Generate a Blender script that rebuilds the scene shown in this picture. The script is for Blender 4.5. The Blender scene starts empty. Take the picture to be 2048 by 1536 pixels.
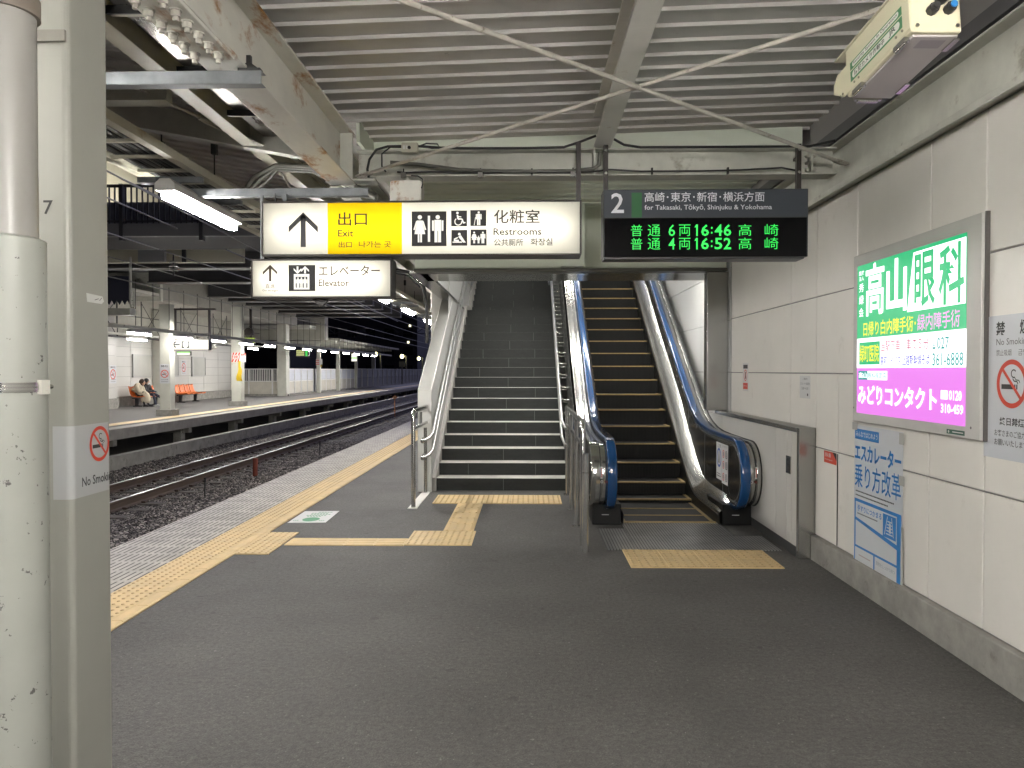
import bpy, bmesh, math, random
from mathutils import Vector, Matrix, Quaternion
random.seed(7)
scn = bpy.context.scene
COL = scn.collection
R = math.radians

# ------------------------------------------------------------------ camera
cd = bpy.data.cameras.new('camera')
cam = bpy.data.objects.new('camera', cd)
COL.objects.link(cam)
cd.sensor_fit = 'HORIZONTAL'
cd.sensor_width = 36.0
cd.lens = 36.0 * 1540 / 2048
cd.clip_start = 0.05
cd.clip_end = 2000
cam.location = (0, 0, 1.5)
cam.rotation_euler = (R(90 - 1.0044), 0, R(1.2648))
scn.camera = cam

# ------------------------------------------------------------------ dusk sky
w = bpy.data.worlds.new('World')
scn.world = w
w.use_nodes = True
nt = w.node_tree
sky = nt.nodes.new('ShaderNodeTexSky')
sky.sky_type = 'NISHITA'
sky.sun_disc = False
sky.sun_elevation = R(-3)
sky.ozone_density = 10
sky.sun_rotation = R(0)
bg = nt.nodes['Background']
bg.inputs['Strength'].default_value = 16.0
tc = nt.nodes.new('ShaderNodeTexCoord'); mpw = nt.nodes.new('ShaderNodeMapping'); mpw.inputs['Location'].default_value = (0, 0, .035); mpw.inputs['Scale'].default_value = (1, 1, .05)   # keep to the low dusk band of the sky
nt.links.new(tc.outputs['Generated'], mpw.inputs['Vector']); nt.links.new(mpw.outputs[0], sky.inputs['Vector'])
hsv = nt.nodes.new('ShaderNodeHueSaturation'); hsv.inputs['Saturation'].default_value = .42
nt.links.new(sky.outputs[0], hsv.inputs['Color']); nt.links.new(hsv.outputs[0], bg.inputs['Color'])

scn.view_settings.view_transform = 'Standard'
scn.view_settings.look = 'None'
scn.view_settings.exposure = 0.0
scn.view_settings.gamma = 1.0
scn.cycles.use_denoising = True
scn.cycles.max_bounces = 7
scn.cycles.diffuse_bounces = 4
scn.cycles.glossy_bounces = 4
scn.cycles.caustics_reflective = False
scn.cycles.sample_clamp_indirect = 4.0

LAMP = 205.0        # radiance of the fluorescent diffusers

# ------------------------------------------------------------------ materials
_M = {}
def mat(key, col, rough=0.6, metal=0.0, var=0.0, vscale=3.0, bump=0.0, bscale=80.0, stain=None, stretch=(1, 1, 1), spec=0.5, coat=0.0):
    """plain principled surface with soft world-space colour variation, optional bump and stains of their own shape"""
    if key in _M: return _M[key]
    m = bpy.data.materials.new(key); m.use_nodes = True
    t = m.node_tree; n = t.nodes; l = t.links
    b = n['Principled BSDF']
    b.inputs['Roughness'].default_value = rough
    b.inputs['Metallic'].default_value = metal
    b.inputs['Specular IOR Level'].default_value = spec
    b.inputs['Coat Weight'].default_value = coat
    c4 = (*col, 1)
    b.inputs['Base Color'].default_value = c4
    geo = n.new('ShaderNodeNewGeometry')
    mp = n.new('ShaderNodeMapping'); mp.inputs['Scale'].default_value = stretch
    l.new(geo.outputs['Position'], mp.inputs['Vector'])
    out = None
    if var > 0:
        nz = n.new('ShaderNodeTexNoise'); nz.inputs['Scale'].default_value = vscale; nz.inputs['Detail'].default_value = 7; nz.inputs['Roughness'].default_value = 0.62
        l.new(mp.outputs[0], nz.inputs['Vector'])
        mr = n.new('ShaderNodeMapRange'); mr.inputs['From Min'].default_value = 0.3; mr.inputs['From Max'].default_value = 0.7
        mr.inputs['To Min'].default_value = 1 - var; mr.inputs['To Max'].default_value = 1 + var
        l.new(nz.outputs['Fac'], mr.inputs['Value'])
        mx = n.new('ShaderNodeVectorMath'); mx.operation = 'SCALE'; mx.inputs[0].default_value = col
        l.new(mr.outputs[0], mx.inputs['Scale'])
        out = mx.outputs[0]
        mr2 = n.new('ShaderNodeMapRange'); mr2.inputs['From Min'].default_value = 0.3; mr2.inputs['From Max'].default_value = 0.7
        mr2.inputs['To Min'].default_value = max(0.03, rough - 0.12 * min(1, var * 5)); mr2.inputs['To Max'].default_value = min(1, rough + 0.12 * min(1, var * 5))
        l.new(nz.outputs['Fac'], mr2.inputs['Value']); l.new(mr2.outputs[0], b.inputs['Roughness'])
    if stain:
        scol, sscale, lo, hi = stain
        n2 = n.new('ShaderNodeTexNoise'); n2.inputs['Scale'].default_value = sscale; n2.inputs['Detail'].default_value = 9; n2.inputs['Roughness'].default_value = 0.65
        l.new(mp.outputs[0], n2.inputs['Vector'])
        r2 = n.new('ShaderNodeMapRange'); r2.inputs['From Min'].default_value = lo; r2.inputs['From Max'].default_value = hi
        l.new(n2.outputs['Fac'], r2.inputs['Value'])
        mm = n.new('ShaderNodeMix'); mm.data_type = 'RGBA'
        l.new(r2.outputs[0], mm.inputs['Factor'])
        if out is not None: l.new(out, mm.inputs['A'])
        else: mm.inputs['A'].default_value = c4
        mm.inputs['B'].default_value = (*scol, 1)
        out = mm.outputs['Result']
    if out is not None: l.new(out, b.inputs['Base Color'])
    if bump > 0:
        n3 = n.new('ShaderNodeTexNoise'); n3.inputs['Scale'].default_value = bscale; n3.inputs['Detail'].default_value = 4
        l.new(mp.outputs[0], n3.inputs['Vector'])
        bp = n.new('ShaderNodeBump'); bp.inputs['Strength'].default_value = bump; bp.inputs['Distance'].default_value = 0.01
        l.new(n3.outputs['Fac'], bp.inputs['Height']); l.new(bp.outputs[0], b.inputs['Normal'])
    _M[key] = m
    return m

def emit(key, col, strength):
    if key in _M: return _M[key]
    m = bpy.data.materials.new(key); m.use_nodes = True
    b = m.node_tree.nodes['Principled BSDF']
    b.inputs['Base Color'].default_value = (0.02, 0.02, 0.02, 1) if strength < 5 else (0.8, 0.8, 0.8, 1)
    b.inputs['Roughness'].default_value = 0.35
    b.inputs['Emission Color'].default_value = (*col, 1)
    b.inputs['Emission Strength'].default_value = strength
    _M[key] = m
    return m

def translucent(key, col):
    """opal acrylic: lets the tubes behind it through, a little gloss on the face"""
    if key in _M: return _M[key]
    m = bpy.data.materials.new(key); m.use_nodes = True
    t = m.node_tree; n = t.nodes; l = t.links
    n.remove(n['Principled BSDF'])
    tr = n.new('ShaderNodeBsdfTranslucent'); tr.inputs['Color'].default_value = (*col, 1)
    df = n.new('ShaderNodeBsdfDiffuse'); df.inputs['Color'].default_value = (*[c * 0.75 for c in col], 1)
    mx = n.new('ShaderNodeMixShader'); mx.inputs[0].default_value = 0.55
    l.new(df.outputs[0], mx.inputs[1]); l.new(tr.outputs[0], mx.inputs[2])
    l.new(mx.outputs[0], n['Material Output'].inputs['Surface'])
    _M[key] = m
    return m

def steel(key, base=0.58, rough=0.24, axis='z', amount=0.25):
    """brushed stainless: fine streaks along one axis in roughness and bump"""
    if key in _M: return _M[key]
    m = bpy.data.materials.new(key); m.use_nodes = True
    t = m.node_tree; n = t.nodes; l = t.links
    b = n['Principled BSDF']; b.inputs['Metallic'].default_value = .92
    geo = n.new('ShaderNodeNewGeometry'); mp = n.new('ShaderNodeMapping')
    mp.inputs['Scale'].default_value = {'x': (3, 420, 420), 'y': (420, 3, 420), 'z': (420, 420, 3)}[axis]
    l.new(geo.outputs['Position'], mp.inputs['Vector'])
    nz = n.new('ShaderNodeTexNoise'); nz.inputs['Scale'].default_value = 1.0; nz.inputs['Detail'].default_value = 3
    l.new(mp.outputs[0], nz.inputs['Vector'])
    n2 = n.new('ShaderNodeTexNoise'); n2.inputs['Scale'].default_value = 2.2; n2.inputs['Detail'].default_value = 6
    l.new(geo.outputs['Position'], n2.inputs['Vector'])
    ad = n.new('ShaderNodeMath'); ad.operation = 'MULTIPLY_ADD'; ad.inputs[1].default_value = amount; ad.inputs[2].default_value = rough - amount * 0.75
    sm = n.new('ShaderNodeMath'); sm.operation = 'ADD'
    h = n.new('ShaderNodeMath'); h.operation = 'MULTIPLY'; h.inputs[1].default_value = 0.5
    l.new(nz.outputs['Fac'], h.inputs[0]); l.new(h.outputs[0], sm.inputs[0]); l.new(n2.outputs['Fac'], sm.inputs[1])
    l.new(sm.outputs[0], ad.inputs[0]); l.new(ad.outputs[0], b.inputs['Roughness'])
    cr = n.new('ShaderNodeMapRange'); cr.inputs['To Min'].default_value = base * 1.06; cr.inputs['To Max'].default_value = base * 1.30
    l.new(n2.outputs['Fac'], cr.inputs['Value'])
    cc = n.new('ShaderNodeCombineColor'); 
    mu = n.new('ShaderNodeMath'); mu.operation = 'MULTIPLY'; mu.inputs[1].default_value = 0.96
    l.new(cr.outputs[0], cc.inputs[0]); l.new(cr.outputs[0], cc.inputs[1]); l.new(cr.outputs[0], mu.inputs[0]); l.new(mu.outputs[0], cc.inputs[2])
    l.new(cc.outputs[0], b.inputs['Base Color'])
    bp = n.new('ShaderNodeBump'); bp.inputs['Strength'].default_value = 0.015; bp.inputs['Distance'].default_value = 0.0005
    l.new(nz.outputs['Fac'], bp.inputs['Height']); l.new(bp.outputs[0], b.inputs['Normal'])
    _M[key] = m
    return m

# ------------------------------------------------------------------ mesh helpers
_TXT = {}
def text2d(s, bold):
    k = (s, bold)
    if k in _TXT: return _TXT[k]
    c = bpy.data.curves.new('glyphs', 'FONT'); c.body = s; c.resolution_u = 2; c.offset = bold
    o = bpy.data.objects.new('glyphs', c); COL.objects.link(o)
    me = bpy.data.meshes.new_from_object(o)
    vs = [(v.co.x, v.co.y) for v in me.vertices]; fs = [tuple(p.vertices) for p in me.polygons]
    x0 = min(v[0] for v in vs); x1 = max(v[0] for v in vs); y0 = min(v[1] for v in vs); y1 = max(v[1] for v in vs)
    vs = [((x - x0) / (x1 - x0), (y - y0) / (y1 - y0)) for x, y in vs]
    bpy.data.objects.remove(o); bpy.data.curves.remove(c); bpy.data.meshes.remove(me)
    _TXT[k] = (vs, fs)
    return _TXT[k]

class Frame:
    """a flat sign face: origin at its lower left, right and up directions"""
    def __init__(s, o, r, u, k=1.0):
        s.k = k; s.o = Vector(o); s.r = Vector(r).normalized(); s.u = Vector(u).normalized(); s.n = s.r.cross(s.u)
    def __call__(s, a, b, d=0.0): return s.o + s.r * a * s.k + s.u * b * s.k + s.n * d

class MB:
    def __init__(s): s.v = []; s.f = []; s.m = []; s.mats = []; s.sm = []
    def mi(s, m):
        if m not in s.mats: s.mats.append(m)
        return s.mats.index(m)
    def add(s, vs, fs, m, smooth=False):
        b = len(s.v); s.v += [Vector(v) for v in vs]; i = s.mi(m)
        for f in fs: s.f.append([b + k for k in f]); s.m.append(i); s.sm.append(smooth)
        return s
    def box(s, x0, x1, y0, y1, z0, z1, m):
        if x1 < x0: x0, x1 = x1, x0
        if y1 < y0: y0, y1 = y1, y0
        if z1 < z0: z0, z1 = z1, z0
        return s.add([(x0, y0, z0), (x1, y0, z0), (x1, y1, z0), (x0, y1, z0), (x0, y0, z1), (x1, y0, z1), (x1, y1, z1), (x0, y1, z1)],
                     [(0, 3, 2, 1), (4, 5, 6, 7), (0, 1, 5, 4), (1, 2, 6, 5), (2, 3, 7, 6), (3, 0, 4, 7)], m)
    def xbox(s, c, ax, ay, az, m):
        """box at centre c with half-axis vectors"""
        c = Vector(c); ax = Vector(ax); ay = Vector(ay); az = Vector(az)
        vs = [c + ax * i + ay * j + az * k for k in (-1, 1) for i, j in ((-1, -1), (1, -1), (1, 1), (-1, 1))]
        return s.add(vs, [(0, 3, 2, 1), (4, 5, 6, 7), (0, 1, 5, 4), (1, 2, 6, 5), (2, 3, 7, 6), (3, 0, 4, 7)], m)
    def quad(s, pts, m): return s.add(pts, [tuple(range(len(pts)))], m)
    def beam(s, p, q, w_, h_, m, up=(0, 0, 1)):
        p = Vector(p); q = Vector(q); d = (q - p).normalized(); a = d.cross(Vector(up)).normalized(); u = a.cross(d)
        return s.xbox((p + q) / 2, (q - p) / 2, a * w_ / 2, u * h_ / 2, m)
    def cyl(s, p, q, r, m, n=14, r2=None, cap=True):
        p = Vector(p); q = Vector(q); d = (q - p).normalized()
        a = d.orthogonal().normalized(); b = d.cross(a); r2 = r if r2 is None else r2
        vs = [p + (a * math.cos(t) + b * math.sin(t)) * r for t in [2 * math.pi * i / n for i in range(n)]]
        vs += [q + (a * math.cos(t) + b * math.sin(t)) * r2 for t in [2 * math.pi * i / n for i in range(n)]]
        s.add(vs, [(i, (i + 1) % n, n + (i + 1) % n, n + i) for i in range(n)], m, True)
        if cap: s.add(vs, [tuple(range(n - 1, -1, -1)), tuple(range(n, 2 * n))], m)
        return s
    def tube(s, pts, r, m, n=10, cap=True):
        pts = [Vector(p) for p in pts]; rings = []; a = None
        for i, p in enumerate(pts):
            d = (pts[min(i + 1, len(pts) - 1)] - pts[max(i - 1, 0)]).normalized()
            a = d.orthogonal().normalized() if a is None else (a - d * a.dot(d)).normalized()
            b = d.cross(a)
            rings += [p + (a * math.cos(t) + b * math.sin(t)) * r for t in [2 * math.pi * k / n for k in range(n)]]
        fs = [(i * n + k, i * n + (k + 1) % n, (i + 1) * n + (k + 1) % n, (i + 1) * n + k) for i in range(len(pts) - 1) for k in range(n)]
        s.add(rings, fs, m, True)
        if cap: s.add(rings, [tuple(range(n - 1, -1, -1)), tuple(range(len(rings) - n, len(rings)))], m)
        return s
    def sphere(s, c, r, m, n=10, sc=(1, 1, 1)):
        c = Vector(c); vs = []; k = n // 2
        for i in range(k + 1):
            for j in range(n):
                t = math.pi * i / k; p = 2 * math.pi * j / n
                vs.append(c + Vector((math.sin(t) * math.cos(p) * sc[0], math.sin(t) * math.sin(p) * sc[1], math.cos(t) * sc[2])) * r)
        return s.add(vs, [(i * n + j, (i + 1) * n + j, (i + 1) * n + (j + 1) % n, i * n + (j + 1) % n) for i in range(k) for j in range(n)], m, True)
    def prism(s, prof, x0, x1, m, axis='x'):
        """polygon in the two other axes extruded along an axis; prof is (y,z) for x, (x,z) for y, (x,y) for z"""
        P = {'x': lambda a, b, t: (t, a, b), 'y': lambda a, b, t: (a, t, b), 'z': lambda a, b, t: (a, b, t)}[axis]
        n = len(prof)
        vs = [P(a, b, x0) for a, b in prof] + [P(a, b, x1) for a, b in prof]
        return s.add(vs, [tuple(range(n - 1, -1, -1)), tuple(range(n, 2 * n))] + [(i, (i + 1) % n, n + (i + 1) % n, n + i) for i in range(n)], m)
    def strip(s, rows, m, smooth=False):
        """rows of equally many points, joined by quads"""
        n = len(rows[0]); vs = [p for r in rows for p in r]
        return s.add(vs, [(i * n + k, i * n + k + 1, (i + 1) * n + k + 1, (i + 1) * n + k) for i in range(len(rows) - 1) for k in range(n - 1)], m, smooth)
    # flat artwork on a frame
    def rect(s, fr, a0, a1, b0, b1, d, m): return s.quad([fr(a0, b0, d), fr(a1, b0, d), fr(a1, b1, d), fr(a0, b1, d)], m)
    def poly(s, fr, pts, d, m): return s.quad([fr(a, b, d) for a, b in pts], m)
    def disc(s, fr, a, b, r, d, m, n=24, rb=None):
        rb = r if rb is None else rb
        return s.quad([fr(a + r * math.cos(2 * math.pi * i / n), b + rb * math.sin(2 * math.pi * i / n), d) for i in range(n)], m)
    def ring(s, fr, a, b, r0, r1, d, m, n=32, t0=0, t1=2 * math.pi, sx=1.0):
        rows = [[fr(a + r * sx * math.cos(t0 + (t1 - t0) * i / n), b + r * math.sin(t0 + (t1 - t0) * i / n), d) for r in (r1, r0)] for i in range(n + 1)]
        return s.strip(rows, m)
    def line(s, fr, p, q, w_, d, m):
        p = Vector(p); q = Vector(q); t = (q - p).normalized() * 1.0; nn = Vector((-t.y, t.x)) * w_ / 2
        return s.poly(fr, [p - nn, q - nn, q + nn, p + nn], d, m)
    def text(s, fr, t, a0, a1, b0, b1, d, m, bold=0.0):
        vs, fs = text2d(t, bold)
        return s.add([fr(a0 + x * (a1 - a0), b0 + y * (b1 - b0), d) for x, y in vs], fs, m)
    def build(s, name, parent=None, bevel=0.0, seg=2, origin=None):
        if parent is not None: o_ = Vector(parent['base']) if 'base' in parent else Vector((0, 0, 0))
        elif origin is not None: o_ = Vector(origin)
        else:
            xs = [v.x for v in s.v]; ys = [v.y for v in s.v]; zs = [v.z for v in s.v]
            o_ = Vector(((min(xs) + max(xs)) / 2, (min(ys) + max(ys)) / 2, min(zs)))
        me = bpy.data.meshes.new(name)
        me.from_pydata([tuple(v - o_) for v in s.v], [], s.f)
        for m in s.mats: me.materials.append(m)
        me.polygons.foreach_set('material_index', s.m); me.polygons.foreach_set('use_smooth', s.sm)
        me.update()
        ob = bpy.data.objects.new(name, me); COL.objects.link(ob)
        if parent is not None: ob.parent = parent; BASE[ob.name] = o_; ob['base'] = tuple(o_)
        else: ob.location = o_; ob['base'] = tuple(o_)
        if bevel > 0:
            bm = bmesh.new(); bm.from_mesh(me); bmesh.ops.remove_doubles(bm, verts=bm.verts, dist=1e-5); bm.to_mesh(me); bm.free()
            md = ob.modifiers.new('bevel', 'BEVEL'); md.width = bevel; md.segments = seg; md.limit_method = 'ANGLE'; md.angle_limit = R(40)
            md.harden_normals = False
        return ob
BASE = {}
def tag(o, label=None, cat=None, group=None, kind=None):
    if label: o['label'] = label
    if cat: o['category'] = cat
    if group: o['group'] = group
    if kind: o['kind'] = kind
    return o
def thing(name, label, cat, loc=(0, 0, 0), group=None):
    o = bpy.data.objects.new(name, None); COL.objects.link(o); o.empty_display_size = 0.2
    o.location = loc; o['base'] = tuple(loc)
    return tag(o, label, cat, group)
def copy_tree(o, parent=None):
    c = o.copy(); COL.objects.link(c)
    if parent is not None: c.parent = parent
    for ch in [x for x in bpy.data.objects if x.parent == o]: copy_tree(ch, c)
    return c
def structure(mb, name, **k): return tag(mb.build(name, **k), kind='structure')
def arc(cy, cz, r, a0, a1, n=10): return [(cy + r * math.cos(a0 + (a1 - a0) * i / n), cz + r * math.sin(a0 + (a1 - a0) * i / n)) for i in range(n + 1)]
def sp(x, k): 
    t = x / k
    return x if t > 30 else (0 if t < -30 else k * math.log(1 + math.exp(t)))

# common materials
WHITE = mat('white_paint', (0.62, 0.61, 0.56), 0.45, var=0.06, vscale=4)
CREAM = mat('cream_steel_paint', (0.50, 0.48, 0.39), 0.45, var=0.12, vscale=5, stain=((0.30, 0.20, 0.10), 3.2, 0.62, 0.74), bump=0.05, bscale=40)
RUSTY = mat('rusty_white_paint', (0.74, 0.72, 0.65), 0.5, var=0.08, vscale=4, stain=((0.38, 0.19, 0.07), 2.6, 0.545, 0.64), stretch=(2.2, 0.9, 1.6), bump=0.08, bscale=30)
BEIGEB = mat('grey_beam_paint', (0.54, 0.54, 0.48), 0.5, var=0.14, vscale=4, stain=((0.16, 0.12, 0.08), 3.5, 0.60, 0.75), bump=0.05, bscale=40)
DECK = mat('roof_deck_metal', (0.58, 0.56, 0.53), 0.5, var=0.10, vscale=2.5, stain=((0.12, 0.11, 0.10), 9, 0.70, 0.76))
GALV = mat('galvanised_steel', (0.26, 0.275, 0.29), 0.42, 0.75, var=0.18, vscale=14)
STEEL = steel('stainless_vertical', 0.47, 0.22, 'z', .08)
STEELY = steel('stainless_lengthwise', 0.56, 0.21, 'y', .08)
STEELX = steel('stainless_crosswise', 0.52, 0.17, 'x', .06)
RAILP = steel('handrail_tube', 0.56, 0.32, 'z', 0.08)
RAFT = mat('rafter_white', (0.80, 0.78, 0.72), 0.5, var=.06, vscale=4, stain=((0.42, 0.28, 0.14), 3.4, .63, .72), bump=.05, bscale=30)
POLISH = steel('polished_tube', 0.60, 0.20, 'z', 0.1)
BLACK = mat('black_paint', (0.010, 0.010, 0.011), 0.4, var=0.05, spec=.25)
DKFRAME = mat('dark_brown_frame', (0.030, 0.024, 0.022), 0.4, var=0.1)
RUBBER = mat('black_cable', (0.02, 0.02, 0.02), 0.6)
DARKGAP = mat('joint_sealant', (0.30, 0.29, 0.28), 0.8)
PANEL = mat('wall_panel', (0.80, 0.775, 0.72), 0.34, var=0.045, vscale=1.6, stain=((0.56, 0.53, 0.48), 5, 0.62, 0.9), bump=0.02, bscale=25)
CONC = mat('concrete', (0.30, 0.29, 0.265), 0.85, var=0.25, vscale=6, stain=((0.14, 0.13, 0.12), 7, 0.6, 0.75), bump=0.25, bscale=60)
INKK = mat('black_ink', (0.02, 0.02, 0.02), 0.5)
INKG = mat('grey_ink', (0.10, 0.10, 0.10), 0.5)
INKR = mat('red_ink', (0.62, 0.06, 0.03), 0.5)
PAPER = mat('poster_paper', (0.66, 0.66, 0.65), 0.45, var=0.03)

# ================================================================== SETTING: platform, track bed, far platform
def asphalt():
    m = bpy.data.materials.new('platform_asphalt'); m.use_nodes = True
    t = m.node_tree; n = t.nodes; l = t.links; b = n['Principled BSDF']
    geo = n.new('ShaderNodeNewGeometry')
    def noise(sc, det, rg=0.6):
        z = n.new('ShaderNodeTexNoise'); z.inputs['Scale'].default_value = sc; z.inputs['Detail'].default_value = det; z.inputs['Roughness'].default_value = rg
        l.new(geo.outputs['Position'], z.inputs['Vector']); return z
    def rng(src, a, b_, lo, hi):
        r = n.new('ShaderNodeMapRange'); r.inputs['From Min'].default_value = a; r.inputs['From Max'].default_value = b_; r.inputs['To Min'].default_value = lo; r.inputs['To Max'].default_value = hi
        l.new(src, r.inputs['Value']); return r.outputs[0]
    big = noise(0.9, 6); mid = noise(7, 6, 0.7); fine = noise(130, 3, 0.7); 
    vor = n.new('ShaderNodeTexVoronoi'); vor.inputs['Scale'].default_value = 150; l.new(geo.outputs['Position'], vor.inputs['Vector'])
    def mul(a, b_):
        k = n.new('ShaderNodeMath'); k.operation = 'MULTIPLY'; l.new(a, k.inputs[0]); l.new(b_, k.inputs[1]); return k.outputs[0]
    v = mul(rng(big.outputs['Fac'], .3, .7, .76, 1.24), rng(mid.outputs['Fac'], .25, .75, .64, 1.36))
    v = mul(v, rng(fine.outputs['Fac'], .25, .75, .55, 1.50)); grain = noise(38, 4, 0.75); v = mul(v, rng(grain.outputs['Fac'], .3, .7, .60, 1.42))
    # pale grit caught in the surface and a few old spots
    spk = noise(42, 2, 0.5)
    s_ = rng(spk.outputs['Fac'], .675, .72, 0, 1)
    gum = noise(9, 2, 0.3); v = mul(v, rng(gum.outputs['Fac'], .735, .75, 1.0, .70))
    cc = n.new('ShaderNodeVectorMath'); cc.operation = 'SCALE'; cc.inputs[0].default_value = (0.070, 0.067, 0.063); l.new(v, cc.inputs['Scale'])
    mx = n.new('ShaderNodeMix'); mx.data_type = 'RGBA'; l.new(mul(s_, rng(vor.outputs['Distance'], 0.0, 0.9, 0.6, 0.0)), mx.inputs['Factor']); l.new(cc.outputs[0], mx.inputs['A']); mx.inputs['B'].default_value = (0.34, 0.33, 0.31, 1)
    l.new(mx.outputs['Result'], b.inputs['Base Color'])
    l.new(rng(mid.outputs['Fac'], .3, .7, .58, .85), b.inputs['Roughness'])
    hh = n.new('ShaderNodeMath'); hh.operation = 'ADD'; l.new(fine.outputs['Fac'], hh.inputs[0]); l.new(vor.outputs['Distance'], hh.inputs[1])
    bp = n.new('ShaderNodeBump'); bp.inputs['Strength'].default_value = 0.55; bp.inputs['Distance'].default_value = 0.004
    l.new(hh.outputs[0], bp.inputs['Height']); l.new(bp.outputs[0], b.inputs['Normal'])
    return m
ASPH = asphalt()
EDGEX = -3.50
mb = MB()
mb.box(EDGEX + .02, 2.6, -9, 95, -0.30, 0, ASPH)
structure(mb, 'platform_floor')
mb = MB(); mb.box(EDGEX + .30, 2.6, -9, 95, -1.25, -0.31, CONC)
structure(mb, 'platform_base')

def grooved():
    """pale edge slabs with rows of short grooves along the track"""
    m = bpy.data.materials.new('edge_slab'); m.use_nodes = True
    t = m.node_tree; n = t.nodes; l = t.links; b = n['Principled BSDF']
    geo = n.new('ShaderNodeNewGeometry'); sx = n.new('ShaderNodeSeparateXYZ'); l.new(geo.outputs['Position'], sx.inputs[0])
    def M_(op, a, b_=None):
        k = n.new('ShaderNodeMath'); k.operation = op
        for i, q in enumerate((a, b_)):
            if q is None: continue
            if isinstance(q, (int, float)): k.inputs[i].default_value = q
            else: l.new(q, k.inputs[i])
        return k.outputs[0]
    ux = M_('FRACT', M_('MULTIPLY', M_('ADD', sx.outputs[0], 10.0), 1 / 0.0508))
    uy = M_('FRACT', M_('MULTIPLY', M_('ADD', sx.outputs[1], 20.0), 1 / 0.27))
    gx = M_('MULTIPLY', M_('GREATER_THAN', ux, 0.35), M_('LESS_THAN', ux, 0.63))
    gy = M_('MULTIPLY', M_('GREATER_THAN', uy, 0.08), M_('LESS_THAN', uy, 0.92))
    g = M_('MULTIPLY', gx, gy)
    seam = M_('LESS_THAN', uy, 0.025)
    g = M_('MAXIMUM', g, M_('MULTIPLY', seam, 0.25))
    nz = n.new('ShaderNodeTexNoise'); nz.inputs['Scale'].default_value = 5; nz.inputs['Detail'].default_value = 7
    l.new(geo.outputs['Position'], nz.inputs['Vector'])
    r = n.new('ShaderNodeMapRange'); r.inputs['From Min'].default_value = .3; r.inputs['From Max'].default_value = .7; r.inputs['To Min'].default_value = .72; r.inputs['To Max'].default_value = 1.15; l.new(nz.outputs['Fac'], r.inputs['Value'])
    c = n.new('ShaderNodeVectorMath'); c.operation = 'SCALE'; c.inputs[0].default_value = (0.43, 0.405, 0.365); l.new(r.outputs[0], c.inputs['Scale'])
    mx = n.new('ShaderNodeMix'); mx.data_type = 'RGBA'; l.new(g, mx.inputs['Factor']); l.new(c.outputs[0], mx.inputs['A']); mx.inputs['B'].default_value = (0.045, 0.042, 0.04, 1)
    l.new(mx.outputs['Result'], b.inputs['Base Color']); b.inputs['Roughness'].default_value = 0.6
    bp = n.new('ShaderNodeBump'); bp.inputs['Strength'].default_value = 0.6; bp.inputs['Distance'].default_value = 0.01; bp.invert = True
    l.new(g, bp.inputs['Height']); l.new(bp.outputs[0], b.inputs['Normal'])
    return m
mb = MB(); G_ = grooved()
for i in range(26):
    y0 = -3 + i * 3.6
    mb.box(EDGEX, -2.80, y0 + .003, y0 + 3.597, -0.16, 0.006, G_)
structure(mb, 'platform_edge_slabs')

YEL = mat('tactile_yellow', (0.62, 0.46, 0.235), 0.55, var=0.13, vscale=5, stain=((0.36, 0.25, 0.12), 6, 0.60, 0.75))
YELD = mat('tactile_dome_worn', (0.47, 0.34, 0.165), 0.5, var=.2, vscale=20)
def domes(mb, x, y, nx, ny, size=.30, n=5):
    """warning blocks: bevelled square tiles with a grid of flat domes"""
    for i in range(nx):
        for j in range(ny):
            x0 = x + i * size; y0 = y + j * size
            mb.box(x0 + .0015, x0 + size - .0015, y0 + .0015, y0 + size - .0015, 0.0, 0.008, YEL)
            for a in range(n):
                for b in range(n):
                    cx = x0 + size * (a + .5) / n; cy = y0 + size * (b + .5) / n
                    mb.cyl((cx, cy, .0075), (cx, cy, .0128), .0118, YELD, n=8, r2=.0075)
def bars(mb, x, y, w_, h_, along, nb=4):
    mb.box(x + .0015, x + w_ - .0015, y + .0015, y + h_ - .0015, 0, .008, YEL)
    for k in range(nb):
        if along == 'y':
            c = x + w_ * (k + .5) / nb; mb.prism([(c - .013, .0075), (c + .013, .0075), (c + .008, .0128), (c - .008, .0128)], y + .012, y + h_ - .012, YEL, 'y')
        else:
            c = y + h_ * (k + .5) / nb; mb.prism([(c - .013, .0075), (c + .013, .0075), (c + .008, .0128), (c - .008, .0128)], x + .012, x + w_ - .012, YEL, 'x')
mb = MB()
y = 2.4
while y < 30:
    domes(mb, -2.80, y, 1, 1)
    mb.box(-2.4985, -2.40, y + .0015, y + .2985, 0, .008, YEL)
    mb.prism([(-2.487, .0075), (-2.413, .0075), (-2.42, .0128), (-2.48, .0128)], y + .003, y + .297, YEL, 'y')
    y += .30
mb.box(-2.80, -2.40, 30, 92, 0, .008, YEL)
domes(mb, -2.40, 6.20, 1, 3, .28)
mb2 = MB()
for k in range(4): bars(mb2, -2.10 + .2575 * k, 6.53, .257, .27, 'x')
domes(mb2, -1.07, 6.55, 2, 2, .29)
for k in range(5): bars(mb2, -.80, 7.14 + .295 * k, .285, .294, 'y')
domes(mb2, -1.09, 8.62, 5, 2, .2925)
structure(mb, 'platform_edge_tactile_paving')
structure(mb2, 'stairs_tactile_paving')
mb = MB(); domes(mb, .775, 5.84, 4, 2, .29); structure(mb, 'escalator_tactile_paving')

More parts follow.
